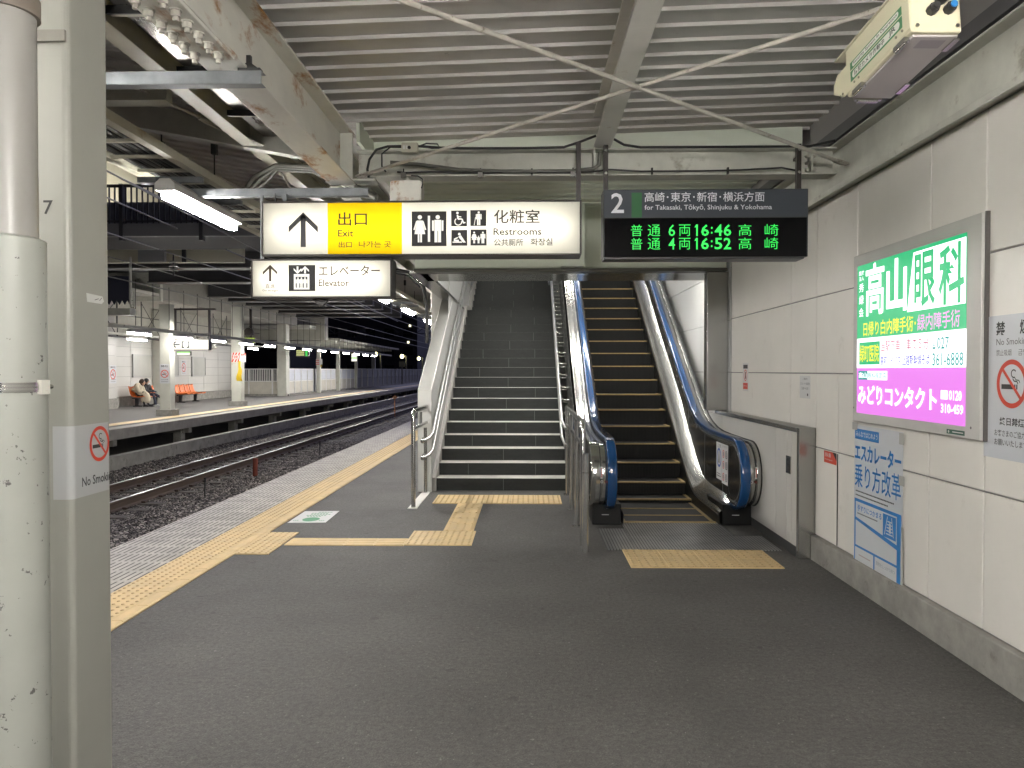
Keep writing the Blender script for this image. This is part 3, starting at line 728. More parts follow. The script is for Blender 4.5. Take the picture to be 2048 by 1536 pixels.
for side in (-1, 1):
    def X(v): return 1.38 + side * v                     # v: distance from the middle of the escalator
    def XX(a, b): return (min(X(a), X(b)), max(X(a), X(b)))
    bal = MB()
    a, b = XX(.565, .655); hr = MB(); sweep(hr, path(0), rnd(a, b, -.03, .016, .014), BLUE); h_ = hr.build('handrail', ES)
    g = MB(); a, b = XX(.585, .64); sweep(g, path(.045), rnd(a, b, -.02, .018, .006), STEELY); a, b = XX(.574, .578); sweep(g, path(.06), rnd(a, b, -.012, .008, .002), POLISH); g.build('guide_track', h_)
    # outer deck drum
    d = MB(); a, b = XX(.655, .715); sweep(d, path(.052), rnd(a, b, -.012, .012, .004), STEELX)
    a, b = XX(.718, .760 if side > 0 else .805); sweep(d, path(.038), rnd(a, b, -.012, .014, .005), STEELX)
    d.build('outer_deck', ES)
    if side > 0:
        k_ = MB(); a, b = XX(.760, .768); sweep(k_, path(.028), rnd(a, b, -.03, .012, .003), BLACK); k_.build('edge_gasket', ES)
    # panels between the handrail loop
    inn = path(.075)
    m = MB()
    top = [p for p in inn if p[1] > .5]
    lowp = [(y, max(.11, zn(y) + .10)) for y in [7.75, 8.2, 8.6, 8.75] + YE]
    poly = inn[1:] + lowp[::-1]
    ya = [7.30, 7.45, 7.62, 7.9, 8.2, 8.5, 8.75] + YE
    def topz(y):
        return (NC[1] + math.sqrt(max(0, .255 ** 2 - (y - NC[0]) ** 2))) if y < NC[0] else hz(y) - .075 * (1 if y < 8.7 else 1.16)
    fr_ = [[(X(.585), NC[0] - .255 * math.sin(t), NC[1] + .255 * math.cos(t)) for t in [0.0]]]
    rows = []
    for y in [NC[0] - .255 * math.sin(math.pi / 2 * (1 - i / 8)) for i in range(9)] + [7.62, 7.9, 8.2, 8.5, 8.75] + YE:
        lo = NC[1] - math.sqrt(max(0, .255 ** 2 - (y - NC[0]) ** 2)) if y < NC[0] else max(.20, zn(y) + .17)
        rows.append([(X(.583), y, lo), (X(.583), y, topz(y))])
    m.strip(rows, BPAN)
    rows = [[(X(.74), r[0][1], r[0][2] - (.5 if r[0][1] > 8 else 0)), (X(.74), r[1][1], r[1][2])] for r in rows]
    m.strip(rows, STEELY if side < 0 else BPAN)
    inner = m.build('balustrade_panel', ES)
    m = MB()
    for y in (7.82, 8.62, 9.5, 10.7, 11.9): m.box(X(.583) - .002 if side < 0 else X(.583) - .003, X(.583) + .003, y, y + .006, zn(y) + .2, topz(y), mat('panel_joint', (.09, .09, .09), .3, .8))
    m.build('panel_joint', inner)
    # inner deck and skirt
    m = MB(); rows = []
    for y in [7.50, 7.58, 7.75, 8.1, 8.4, 8.6, 8.75] + YE:
        t = min(1, max(0, (y - 7.46) / .22)); z0 = max(.115, zn(y) + .115); zt = z0 + .055 + .10 * t + .10 * min(1, sp(y - 9, .2) / 1.0)
        rows.append([(X(.462), y, z0 - .02), (X(.462), y, z0), (X(.475), y, z0 + .014), (X(.575), y, zt), (X(.588), y, zt + .004)])
    m.strip(rows, STEELY, True); m.build('inner_deck', ES)
    m = MB(); rows = [[(X(.463), y, zn(y) - .3), (X(.463), y, max(.11, zn(y) + .11))] for y in [7.46, 7.75, 8.1, 8.4, 8.6, 8.75] + YE]
    m.strip(rows, SKRT); a, b = XX(.49, .765); m.box(a, b, 7.46, 8.1, .006, .205, SKRT)
    m.build('skirt', ES, bevel=.003, seg=1)
    m = MB(); fr = Frame((X(.49 if side > 0 else .765), 7.458, .07), (1, 0, 0), (0, 0, 1)); m.rect(fr, .09, .16, .03, .036, .001, PAPER); m.build('maker_plate', ES)
    # little notices and buttons on the newel
    m = MB(); cx = X(.688); yf = NC[0] - .29
    fr = Frame((cx - .03, yf - .006, .40), (1, 0, 0), (0, 0, 1))
    m.rect(fr, .0 if side < 0 else .045, .018 if side < 0 else .065, .10, .21, .001, PAPER)
    for k in range(5): m.rect(fr, .005 if side < 0 else .050, .013 if side < 0 else .060, .115 + .018 * k, .125 + .018 * k, .002, INKR)
    fr2 = Frame((cx - .03, yf + .0, .33), (1, 0, 0), (0, 0, 1))
    bt = m.build('notice', ES)
    m = MB(); yb = yf - .004
    fb = Frame((cx - .03, yb, .46), (1, 0, 0), (0, 0, 1)); 
    m.disc(fb, .012, 0.01, .013, .003, PAPER); m.disc(fb, .012, 0.01, .006, .0045, INKK); m.disc(fb, .052, .01, .012, .003, mat('stop_button', (.10, .012, .01), .3))
    m.build('stop_button', ES)
# machine cover under the incline and far end
m = MB(); m.prism([(8.3, -.1), (9.2, .0), (17.5, 5.05), (17.5, 4.6), (9.4, -.2)], .58, 2.25, BLACK)
m.build('truss', ES)
m = MB(); m.prism([(8.0, .0), (8.1, .55), (9.0, .62), (9.6, .85), (16.9, 5.2), (16.9, 4.5), (9.6, .0)], .568, .574, STEELY); m.build('outer_side_panel', ES)
# rules notice on the right balustrade
m = MB(); fr = Frame((1.9605, 8.08, .36), (0, -1, 0), (0, 0, 1))
m.rect(fr, 0, .225, .02, .40, .002, PAPER); m.rect(fr, .23, .47, .0, .40, .002, PAPER)
NB = mat('notice_blue', (.03, .10, .40), .5)
m.ring(fr, .115, .245, .075, .10, .003, NB, 28, sx=.9); m.poly(fr, [(.09, .19), (.14, .19), (.13, .27), (.125, .31), (.105, .31), (.10, .27)], .003, INKK)
m.text(fr, 'ご注意', .03, .20, .35, .385, .003, INKG); m.rect(fr, .03, .20, .05, .06, .003, INKG); m.rect(fr, .03, .18, .075, .083, .003, INKG)
for i, a in enumerate((.295, .405)):
    for j, b in enumerate((.07, .19, .30)): 
        m.ring(fr, a, b, .030, .040, .003, INKR if i == 0 else INKK, 18); m.rect(fr, a - .012, a + .012, b - .02, b + .02, .0035, INKG)
m.text(fr, 'おやめください', .26, .45, .365, .385, .003, INKG)
tag(m.build('rules_notice'), 'white notice of ringed pictograms stuck to the black escalator balustrade', 'notice')

# ================================================================== CANOPY
CN = thing('platform_canopy', 'steel canopy with ribbed metal roof deck on rust stained white beams', 'canopy', (-.5, 3, 2.85))
def deck(x0, x1, y0, y1, z, pitch=.2):
    """troughed roof deck: wide pans, narrow recessed grooves"""
    rows = []; y = y0
    while y < y1 - .001:
        for dy, dz in ((0, 0), (.150, 0), (.151, -.021), (.172, -.021), (.184, 0)): rows.append([(x, y + dy, z(x) + dz) for x in (x0, x1)])
        y += pitch
    return rows
zr = lambda x: 3.415 + .03 * x
zl = lambda x: 3.33 + .17 * (-1.95 - x)
m = MB(); m.strip(deck(-1.42, 2.42, -7, 6.31, zr), DECK)
m.add([(-1.42, -7, zr(-1.42) + .09), (2.42, -7, zr(2.42) + .09), (2.42, 6.4, zr(2.42) + .09), (-1.42, 6.4, zr(-1.42) + .09)], [(0, 1, 2, 3)], DECK); m.build('roof_deck', CN)
m = MB(); m.strip(deck(-3.55, -1.95, -7, 28, zl), DECK)
m.add([(-3.55, -7, zl(-3.55) + .09), (-1.9, -7, zl(-1.95) + .09), (-1.9, 28, zl(-1.95) + .09), (-3.55, 28, zl(-3.55) + .09)], [(0, 1, 2, 3)], DECK); m.build('roof_deck', CN)
# main longitudinal H beam with splice plate and bolts
def hbeam(mb, p, q, b, h, tf, tw, m, axis):
    """H section between two z-levels along x or y"""
    if axis == 'y':
        x = p[0]; mb.box(x - b / 2, x + b / 2, p[1], q[1], p[2], p[2] + tf, m); mb.box(x - b / 2, x + b / 2, p[1], q[1], p[2] + h - tf, p[2] + h, m); mb.box(x - tw / 2, x + tw / 2, p[1], q[1], p[2] + tf, p[2] + h - tf, m)
    else:
        y = p[1]; mb.box(p[0], q[0], y - b / 2, y + b / 2, p[2], p[2] + tf, m); mb.box(p[0], q[0], y - b / 2, y + b / 2, p[2] + h - tf, p[2] + h, m); mb.box(p[0], q[0], y - tw / 2, y + tw / 2, p[2] + tf, p[2] + h - tf, m)
m = MB(); hbeam(m, (-1.355, -7, 2.85), (-1.355, 5.60, 2.85), .19, .36, .014, .010, RUSTY, 'y'); mbm = m.build('main_beam', CN, bevel=.004)
m = MB(); m.box(-1.447, -1.263, 2.45, 3.30, 2.832, 2.8485, RUSTY); pl = m.build('splice_plate', mbm, bevel=.003)
BLT = mat('painted_bolt', (.50, .48, .42), .5, var=.2)
for x in (-1.405, -1.305):
    for k in range(6):
        m = MB(); y = 2.74 + .098 * k; m.cyl((x, y, 2.8325), (x, y, 2.827), .023, BLT, 14); m.cyl((x, y, 2.827), (x, y, 2.806), .019, BLT, 6); m.cyl((x, y, 2.806), (x, y, 2.790), .011, BLT, 10); m.build('bolt', pl)
# stiffened end and gusset plates
m = MB(); m.box(-1.45, -1.26, 5.50, 5.51, 2.864, 3.196, BEIGEB); m.box(-1.26, -1.10, 5.52, 5.66, 2.862, 2.875, BEIGEB); m.build('end_gusset', CN)
# cross beam
m = MB(); hbeam(m, (-1.25, 5.66, 2.905), (2.20, 5.66, 2.905), .16, .195, .012, .008, BEIGEB, 'x'); 
m.box(2.02, 2.035, 5.585, 5.735, 2.92, 3.09, BEIGEB); cbm = m.build('cross_beam', CN, bevel=.003)
for x in (1.95, 2.00):
    for z in (2.95, 3.0, 3.05): m = MB(); m.cyl((x + .06, 5.655, z), (x + .06, 5.625, z), .014, BLT, 6); m.build('bolt', cbm)
# middle rafter
m = MB(); hbeam(m, (.525, -7, 3.10), (.525, 5.60, 3.10), .125, .24, .010, .008, RAFT, 'y'); m.box(.46, .475, 5.56, 5.70, 2.91, 3.10, BEIGEB); m.build('rafter', CN, bevel=.003)
# wall head beam
m = MB(); hbeam(m, (2.27, -7, 2.80), (2.27, 8.78, 2.80), .17, .33, .013, .009, BEIGEB, 'y'); m.box(2.15, 2.19, -7, 8.78, 2.76, 2.80, BEIGEB); m.build('wall_head_beam', CN, bevel=.004)
m = MB(); m.box(-1.30, -1.20, 3.43, 3.47, 2.837, 2.85, RUBBER); m.box(-1.265, -1.245, 3.44, 3.46, 2.85, 2.91, RUBBER); m.prism([(-1.30, 2.85), (-1.21, 2.85), (-1.24, 2.872), (-1.27, 2.872)], 3.435, 3.465, RUBBER, 'y'); m.build('beam_clamp', CN)
m = MB(); m.box(2.20, 2.34, -7, 8.7, 3.16, 3.24, mat('dark_flashing', (.10, .10, .105), .5)); m.build('flashing', CN)
m = MB(); m.box(-3.6, 2.9, -7, 9, 3.82, 3.86, DECK); m.box(-2.12, -1.28, -7, 28, 3.50, 3.52, DECK); m.build('sky_leak_cover', CN)  # unseen plates added above the deck to keep sky from leaking through gaps
m = MB(); m.box(-1.30, -1.275, 5.80, 8.775, 3.22, 3.81, GP); m.build('side_fascia', CN)
# left hand purlin, gutter and edge beam
m = MB(); hbeam(m, (-2.04, -7, 3.14), (-2.04, 28, 3.14), .11, .18, .008, .006, CREAM, 'y'); m.build('purlin', CN, bevel=.003)
GUT = mat('gutter_stainless', (.20, .19, .17), .30, 1.0, var=.12, vscale=6, stretch=(1, .4, 1), bump=.05, bscale=9)
m = MB(); m.box(-1.93, -1.46, -7, 5.58, 3.20, 3.21, GUT); g_ = m.build('box_gutter', CN)
m = MB()
for k in range(18):
    y = -6.5 + .72 * k; m.box(-1.97, -1.46, y, y + .05, 3.172, 3.199, CREAM); m.box(-1.97, -1.46, y - .012, y, 3.16, 3.199, BLACK)
m.build('gutter_hanger', g_)
m = MB(); hbeam(m, (-3.30, -7, 3.36), (-3.30, 28, 3.36), .12, .20, .010, .008, BEIGEB, 'y'); m.build('edge_beam', CN, bevel=.003)
m = MB(); m.box(-3.60, -3.52, -7, 28, 3.42, 3.72, CREAM); m.build('fascia', CN)
for y in (-1.5, 5.66, 12.8, 19.9, 27):
    m = MB(); m.prism([(-3.5, 3.40), (-1.46, 3.02), (-1.46, 3.26), (-3.5, 3.53)], y - .05, y + .05, BEIGEB, 'y'); m.build('cantilever_arm', CN, bevel=.003)
# canopy beyond the portal over the left side
m = MB(); hbeam(m, (-1.50, 6.1, 2.95), (-1.50, 28, 2.95), .16, .30, .012, .009, BEIGEB, 'y'); m.build('far_main_beam', CN)
for y in (12.8, 19.9, 27):
    m = MB(); m.box(-1.62, -1.40, y - .1, y + .1, 0, 2.95, WHITE); m.build('canopy_post', CN, bevel=.01)
# portal side soffit over the space between cross beam and portal
m = MB(); m.strip([[(x, 6.42 + .215 * k + dy, 3.36 + dz) for x in (-1.28, 2.25)] for k in range(11) for dy, dz in ((0, 0), (.185, 0), (.186, -.016), (.204, -.016), (.214, 0))], GP); m.build('portal_soffit', CN)
m = MB(); m.box(-1.28, 2.22, 6.34, 6.40, 3.10, 3.48, GP); m.build('soffit_fascia', CN)
m = MB(); m.prism([(.36, 2.66), (.54, 3.36), (.62, 3.36), (.62, 2.66)], 8.60, 8.75, GP, 'y'); m.build('soffit_fin', CN)
# tie rods
RODM = mat('rod_paint', (.46, .43, .38), .5, var=.2, vscale=12, stain=((.12, .08, .05), 14, .6, .7))
def rod(p, q, r, tb=None):
    m = MB(); m.cyl(p, q, r, RODM, 10); P = Vector(p); Q = Vector(q)
    if tb:
        a = P.lerp(Q, tb); b = P.lerp(Q, tb + .07); mm = (Q - P).normalized()
        for d in (-.018, .018): m.beam(a + Vector((0, 0, d)), b + Vector((0, 0, d)), .014, .012, RODM)
        m.cyl(a - mm * .03, a + mm * .02, .022, RODM, 8); m.cyl(b - mm * .02, b + mm * .03, .022, RODM, 8)
    for e, dr in ((P, Q - P), (Q, P - Q)): m.beam(e, e + dr.normalized() * .14, .05, .012, RODM)
    return m.build('tie_rod', CN)
rod((2.22, 5.48, 2.95), (-1.27, 2.48, 3.01), .0125, .86)
rod((-1.24, 5.58, 2.905), (2.20, 2.72, 3.06), .0115)
rod((-1.95, 5.6, 3.14), (-3.2, 3.2, 3.40), .011, .12)
rod((-2.0, 2.9, 3.14), (-3.2, 5.5, 3.40), .011)
rod((-1.95, 12.7, 3.14), (-3.2, 6, 3.40), .011)
rod((-2.0, 6.1, 3.12), (-3.2, 12.5, 3.38), .011)
# galvanised cross channels carrying the lamp rack
for y, x0, x1 in ((3.42, -3.35, -1.19), (5.62, -2.62, -1.175)):
    m = MB(); m.box(x0, x1, y, y + .004, 2.778, 2.834, GALV); m.box(x0, x1, y + .0045, y + .06, 2.832, 2.836, GALV); m.box(x0, x1, y + .0045, y + .06, 2.776, 2.780, GALV)
    m.build('cross_channel', CN, bevel=.0012, seg=1)

# cable ladder rack hung below the left roof
LR = thing('cable_ladder', 'long cream cable ladder rack carrying black cables along the platform edge', 'cable ladder', (-2.62, 8, 2.93))
for x in (-2.41, -2.84):
    m = MB(); m.box(x - .015, x + .015, -3, 27, 2.93, 2.99, CREAM); m.box(x - .03, x + .03, -3, 27, 2.922, 2.93, CREAM); m.build('side_rail', LR)
m = MB(); m.box(-2.825, -2.425, -2.4, -2.37, 2.935, 2.955, CREAM); rg = m.build('rung', LR)
for k in range(1, 81): c = rg.copy(); COL.objects.link(c); c.parent = LR; c.location.y = .36 * k
m = MB()
for i in range(9):
    x = -2.80 + .042 * i
    pts = [(x + random.uniform(-.008, .008), -3 + .48 * k, 2.972 + random.uniform(-.004, .006)) for k in range(62)]
    m.tube(pts, .0135, RUBBER if i % 3 else mat('grey_cable', (.10, .10, .10), .6), 6)
m.build('cable_bundle', LR)
m = MB()
for y in (4.25, 5.9, 8.6, 12, 15, 19, 23):
    for x in (-2.42, -2.83): m.cyl((x, y, 2.95), (x, y, zl(x) + .03), .006, RUBBER, 6); m.box(x - .02, x + .02, y - .02, y + .02, 3.16, 3.26, RUBBER)
m.build('hanger_rods', LR)
m = MB(); m.box(-3.25, -2.26, 4.78, 4.86, 3.19, 3.27, BEIGEB); m.box(-3.25, -2.26, 4.76, 4.88, 3.18, 3.19, BEIGEB); m.build('hanger_arm', LR)

# cables, junction box and speaker on the cross beam
JB = thing('junction_box', 'small beige junction box with looping black cables on the cross beam', 'junction box', (-.86, 5.56, 3.07))
m = MB(); m.box(-.918, -.80, 5.54, 5.60, 3.068, 3.138, CREAM); m.build('box', JB, bevel=.006)
m = MB(); m.cyl((-.86, 5.541, 3.10), (-.86, 5.532, 3.10), .012, BLACK, 10); m.box(-.905, -.892, 5.537, 5.541, 3.09, 3.115, PAPER); m.box(-.885, -.874, 5.537, 5.541, 3.09, 3.115, PAPER); m.build('cover', JB)
m = MB()
m.tube([(-.92, 5.57, 3.12), (-1.02, 5.56, 3.115), (-1.10, 5.55, 3.09), (-1.15, 5.55, 3.02), (-1.165, 5.55, 2.95), (-1.155, 5.55, 2.89)], .009, RUBBER, 8)
m.tube([(-.92, 5.565, 3.11), (-1.0, 5.56, 3.11), (-1.06, 5.55, 3.06), (-1.06, 5.55, 2.97), (-1.03, 5.55, 2.93)], .006, RUBBER, 8)
m.tube([(-.80, 5.57, 3.115), (-.74, 5.56, 3.135), (-.66, 5.555, 3.13), (-.64, 5.555, 3.10), (-.70, 5.555, 3.10), (-.78, 5.56, 3.12)], .006, RUBBER, 8)
m.tube([(-.80, 5.575, 3.12), (-.6, 5.57, 3.105), (-.3, 5.57, 3.10), (0, 5.57, 3.10), (.25, 5.57, 3.105), (.36, 5.57, 3.14), (.48, 5.57, 3.185)], .009, RUBBER, 8)
m.tube([(.55, 5.56, 3.19), (.68, 5.57, 3.12), (.80, 5.57, 3.10), (1.3, 5.57, 3.10), (2.0, 5.57, 3.10), (2.18, 5.57, 3.14)], .009, RUBBER, 8)
m.build('cables', JB)
CC = thing('conduit', 'grey conduit and cables clipped along the lower flange of the cross beam', 'conduit', (.3, 5.55, 2.93))
m = MB(); m.tube([(-1.0, 5.56, 3.0), (-.8, 5.56, 2.985), (-.5, 5.56, 2.945), (-.2, 5.56, 2.932), (.3, 5.56, 2.93), (.38, 5.56, 2.94), (.46, 5.55, 2.945), (.50, 5.54, 2.97), (.505, 5.54, 3.06)], .014, mat('grey_conduit', (.10, .10, .085), .5, var=.1), 10); m.build('pipe', CC)
m = MB(); m.tube([(-.95, 5.555, 2.93)] + [(-.9 + .2 * k, 5.555, 2.925 + .006 * math.sin(k * 1.9)) for k in range(8)] + [(.56, 5.555, 2.94), (.8, 5.555, 2.925), (1.2, 5.555, 2.925), (1.5, 5.555, 2.93), (1.8, 5.555, 2.945), (1.93, 5.555, 2.92)], .007, RUBBER, 8); m.build('cable', CC)
m = MB()
for x in (-.905, -.35, .315): m.box(x - .018, x + .018, 5.545, 5.58, 2.89, 2.925, STEEL); m.cyl((x, 5.56, 2.92), (x, 5.56, 2.955), .005, RUBBER, 6)
for x in (.02, .88, 1.42): m.box(x - .006, x + .006, 5.55, 5.575, 2.905, 2.95, RUBBER)
m.build('clips', CC)
SPK = thing('speaker_box', 'rusty beige loudspeaker box hanging under the cross beam behind the exit sign', 'loudspeaker', (-.89, 5.62, 2.72))
m = MB(); m.prism([(-1.005, 2.72), (-.775, 2.72), (-.775, 2.86), (-.79, 2.872), (-.99, 2.872), (-1.005, 2.86)], 5.56, 5.70, RUSTY, 'y'); m.build('housing', SPK, bevel=.006)
m = MB(); m.cyl((-.885, 5.62, 2.87), (-.885, 5.62, 2.91), .02, BEIGEB, 10); m.box(-.91, -.86, 5.60, 5.64, 2.872, 2.882, BEIGEB); m.build('bracket', SPK)
m = MB(); m.tube([(-.85, 5.56, 2.905), (-.80, 5.55, 2.90), (-.765, 5.55, 2.875), (-.765, 5.55, 2.84), (-.775, 5.55, 2.81)], .005, RUBBER, 6); m.build('lead', SPK)
# big looping cables left of the exit sign
LC = MB()
for i, r in enumerate((.022, .016, .012)):
    LC.tube([(-2.27 + .05 * i, 6.17, 2.97), (-2.2 + .05 * i, 6.15, 3.05 - .02 * i), (-2.0, 6.1, 3.13 - .02 * i), (-1.7, 6.05, 3.10 - .02 * i), (-1.45, 5.95, 2.98 - .02 * i), (-1.25, 5.85, 2.86 - .02 * i), (-1.15, 5.8, 2.80)], r, mat('grey_conduit', (.10, .10, .085)), 8)
tag(LC.build('cable_loop'), 'loop of thick grey cables rising beside the left end of the exit sign', 'cables')
LC = MB()
LC.tube([(-2.5, 10.6, 2.55), (-2.35, 10.8, 2.80), (-2.05, 11, 2.96), (-1.75, 11.2, 2.93), (-1.55, 11.3, 2.75), (-1.50, 11.3, 2.4), (-1.50, 11.3, 1.9)], .026, RUBBER, 10)
LC.tube([(-2.4, 10.6, 2.6), (-2.25, 10.8, 2.86), (-2.05, 11, 2.92), (-1.75, 11.2, 2.88), (-1.6, 11.3, 2.72)], .014, RUBBER, 8)
tag(LC.build('cable_loop'), 'arch of thick black cable left of the stair portal', 'cables')

# ================================================================== LAMPS
DIFF = emit('fluorescent_diffuser', (1.0, .965, .91), LAMP)
LBODY = mat('lamp_body_white', (.66, .65, .62), .4, var=.05)
def lamp(x, y, z, L, label, group):
    t = thing('fluorescent_lamp', label, 'lamp', (x, y + L / 2, z), group)
    m = MB(); m.prism([(x - .072, z + .004), (x - .04, z), (x + .04, z), (x + .072, z + .004), (x + .072, z + .05), (x + .035, z + .085), (x - .035, z + .085), (x - .072, z + .05)], y, y + L, LBODY, 'y')
    m.build('housing', t, bevel=.004)
    m = MB(); m.prism([(x - .036, z), (x + .036, z), (x + .035, z - .044), (x + .028, z - .052), (x - .028, z - .052), (x - .035, z - .044)], y + .03, y + L - .03, DIFF, 'y'); m.build('diffuser', t)
    for q in (y + .22, y + L - .28): m = MB(); m.box(x - .27, x + .16, q, q + .045, z + .112, z + .15, GALV); m.cyl((x, q + .02, z + .08), (x, q + .02, z + .115), .008, GALV, 6); m.build('mounting_bracket', t)
    m = MB(); m.box(x - .20, x - .07, y + .02, y + .09, z + .06, z + .10, GALV)
    m.build('connector_box', t)
    return t
NL = [(5.25, 'bright fluorescent lamp nearest the camera, hung to the left of the exit sign'), (8.7, 'fluorescent lamp of the platform edge row hidden behind the elevator sign'), (12.3, 'fluorescent lamp just under the right end of the elevator sign'), (15.3, 'short looking fluorescent lamp right of the elevator sign'), (18.6, 'farthest lit fluorescent lamp beside the steel stair cap')]
for y, lb_ in NL: lamp(-2.5, y, 2.735, 1.25, lb_, 'fluorescent lamps along the near platform edge')
def added_cross_lamp(x, y, z):  # unseen lamp added behind the view, hung low to light roof ribs and rafter
    t = thing('added_cross_lamp', 'added unseen lamp hung across the canopy behind the viewpoint', 'lamp', (x, y, z), 'added unseen lamps behind the viewpoint')
    m = MB(); m.box(x - .625, x + .625, y - .06, y + .06, z, z + .07, LBODY); m.build('housing', t)
    m = MB(); m.box(x - .60, x + .60, y - .024, y + .024, z - .10, z - .0005, DIFF); m.build('diffuser', t)
    m = MB(); m.box(x - .5, x - .46, y - .01, y + .01, z + .07, 3.40, GALV); m.box(x + .46, x + .5, y - .01, y + .01, z + .07, 3.40, GALV); m.build('hanger', t)
for y in (.55, -3.2): added_cross_lamp(.5, y, 2.45)
for y in (1.9, -1.5, -4.9): lamp(-2.5, y, 2.735, 1.25, 'fluorescent lamp over the platform edge behind the viewpoint', 'fluorescent lamps along the near platform edge')
# lamps inside the stair well, above the portal soffit
for x, y, z in ((-.3, 9.9, 3.05), (1.3, 9.9, 3.05), (-.3, 12.2, 4.6), (1.3, 12.2, 4.6), (-.3, 15, 6.1), (1.3, 15, 6.1)):
    t = thing('stairwell_lamp', 'fluorescent lamp on the sloping stairwell ceiling', 'lamp', (x, y, z), 'stairwell lamps')
    m = MB(); m.box(x - .62, x + .62, y - .06, y + .06, z, z + .07, LBODY); m.build('housing', t)
    m = MB(); m.box(x - .58, x + .58, y - .04, y + .04, z - .02, z - .0005, emit('stairwell_diffuser', (1.0, .97, .92), LAMP * .55)); m.build('diffuser', t)

# ================================================================== SIGNS
OPAL = translucent('opal_sign_face', (.90, .89, .84))
OPALY = translucent('yellow_sign_face', (.90, .62, .01))
TUBE = emit('sign_tube', (1.0, .95, .82), 25)
BOXW = mat('sign_box_white', (.85, .85, .82), .8)
INKS = mat('sign_ink', (.03, .025, .016), .5)
WHITEF = translucent('opal_sign_face', (.9, .9, .9))
def arrow_up(m, fr, cx, b0, b1, w_, th, d, ink):
    """straight arrow: stem and an open chevron head"""
    h = b1 - b0
    m.rect(fr, cx - th / 2, cx + th / 2, b0, b1 - th * .6, d, ink)
    k = th * 1.15
    m.poly(fr, [(cx, b1), (cx - w_ / 2, b1 - w_ * .48), (cx - w_ / 2, b1 - w_ * .48 - k), (cx, b1 - k)], d, ink)
    m.poly(fr, [(cx, b1), (cx, b1 - k), (cx + w_ / 2, b1 - w_ * .48 - k), (cx + w_ / 2, b1 - w_ * .48)], d, ink)
def figure(m, fr, cx, b0, h, d, ink, skirt=False):
    m.disc(fr, cx, b0 + h * .92, h * .08, d, ink, 14)
    if skirt:
        m.poly(fr, [(cx - h * .10, b0 + h * .80), (cx + h * .10, b0 + h * .80), (cx + h * .20, b0 + h * .30), (cx - h * .20, b0 + h * .30)], d, ink)
        for s in (-1, 1):
            m.poly(fr, [(cx + s * h * .10, b0 + h * .80), (cx + s * h * .14, b0 + h * .77), (cx + s * h * .24, b0 + h * .46), (cx + s * h * .18, b0 + h * .45)][::s], d, ink)
            m.rect(fr, cx + s * h * .045 - h * .032, cx + s * h * .045 + h * .032, b0, b0 + h * .31, d, ink)
    else:
        m.rect(fr, cx - h * .125, cx + h * .125, b0 + h * .42, b0 + h * .82, d, ink)
        for s in (-1, 1):
            m.rect(fr, cx + s * h * .175 - h * .035, cx + s * h * .175 + h * .035, b0 + h * .42, b0 + h * .80, d, ink)
            m.rect(fr, cx + s * h * .065 - h * .055, cx + s * h * .065 + h * .055, b0, b0 + h * .43, d, ink)
def lightbox(t, x0, x1, z0, z1, y, dep, panels, fm=None, tubes=1, rim=.012, inset=(.10, .10)):
    fm = fm or DKFRAME
    m = MB()   # frame shell
    m.box(x0, x1, y, y + dep, z1 - rim, z1, fm); m.box(x0, x1, y, y + dep, z0, z0 + rim, fm)
    m.box(x0, x0 + rim, y, y + dep, z0 + rim, z1 - rim, fm); m.box(x1 - rim, x1, y, y + dep, z0 + rim, z1 - rim, fm)
    m.build('frame', t, bevel=.002, seg=1)
    m = MB(); e = .002
    i0, i1, j0, j1 = x0 + rim + e, x1 - rim - e, z0 + rim + e, z1 - rim - e
    m.box(i0, i1, y + dep - .0045, y + dep - .004, j0 - .001, j1 + .001, OPAL)
    m.box(i0, i0 + .003, y + .02, y + dep - .014, j0, j1, BOXW); m.box(i1 - .003, i1, y + .02, y + dep - .014, j0, j1, BOXW)
    m.box(i0 + .004, i1 - .004, y + .02, y + dep - .014, j0, j0 + .003, BOXW); m.box(i0 + .004, i1 - .004, y + .02, y + dep - .014, j1 - .003, j1, BOXW)
    m.build('back_box', t)
    m = MB()
    for a, b, mt_ in panels: m.quad([(a, y + .006, j0 - .001), (b, y + .006, j0 - .001), (b, y + .006, j1 + .001), (a, y + .006, j1 + .001)], mt_)
    m.build('face', t)
    m = MB()
    for k in range(tubes):
        z = z0 + (z1 - z0) * (k + .5) / tubes
        m.cyl((x0 + inset[0], y + dep * .58, z), (x1 - inset[1], y + dep * .58, z), .014, TUBE, n=8)
    m.build('tube', t)

# --- exit and restroom sign
EX = thing('exit_sign', 'long lit hanging sign with arrow, yellow exit panel and restroom pictograms', 'sign', (-.767, 5.5, 2.314))
x0, x1, z0, z1 = -1.903, .369, 2.314, 2.702
def ex(zx): return (zx - 105) / 1840 * 2.272
def ez(zy): return (402 - zy) / 320 * .388
lightbox(EX, x0, x1, z0, z1, 5.45, .20, [(x0 + .011, x0 + ex(488), OPAL), (x0 + ex(488), x0 + ex(917), OPALY), (x0 + ex(917), x1 - .011, OPAL)], inset=(.08, .08))
fr = Frame((x0, 5.456, z0), (1, 0, 0), (0, 0, 1))
m = MB(); D = .0015
arrow_up(m, fr, ex(347), ez(350), ez(147), ex(432) - ex(262), ex(362) - ex(332), D, mat('arrow_grey_ink', (.07, .072, .082), .5))
m.text(fr, '出口', ex(549), ex(716), ez(226), ez(147), D, INKS, .012)
m.text(fr, 'Exit', ex(548), ex(637), ez(290), ez(250), D, INKS, .016)
m.text(fr, '出口', ex(552), ex(628), ez(354), ez(318), D, INKS, .012)
m.text(fr, '나가는 곳', ex(668), ex(855), ez(354), ez(316), D, INKS, .010)
m.text(fr, '化粧室', ex(1445), ex(1707), ez(217), ez(137), D, INKS, .010)
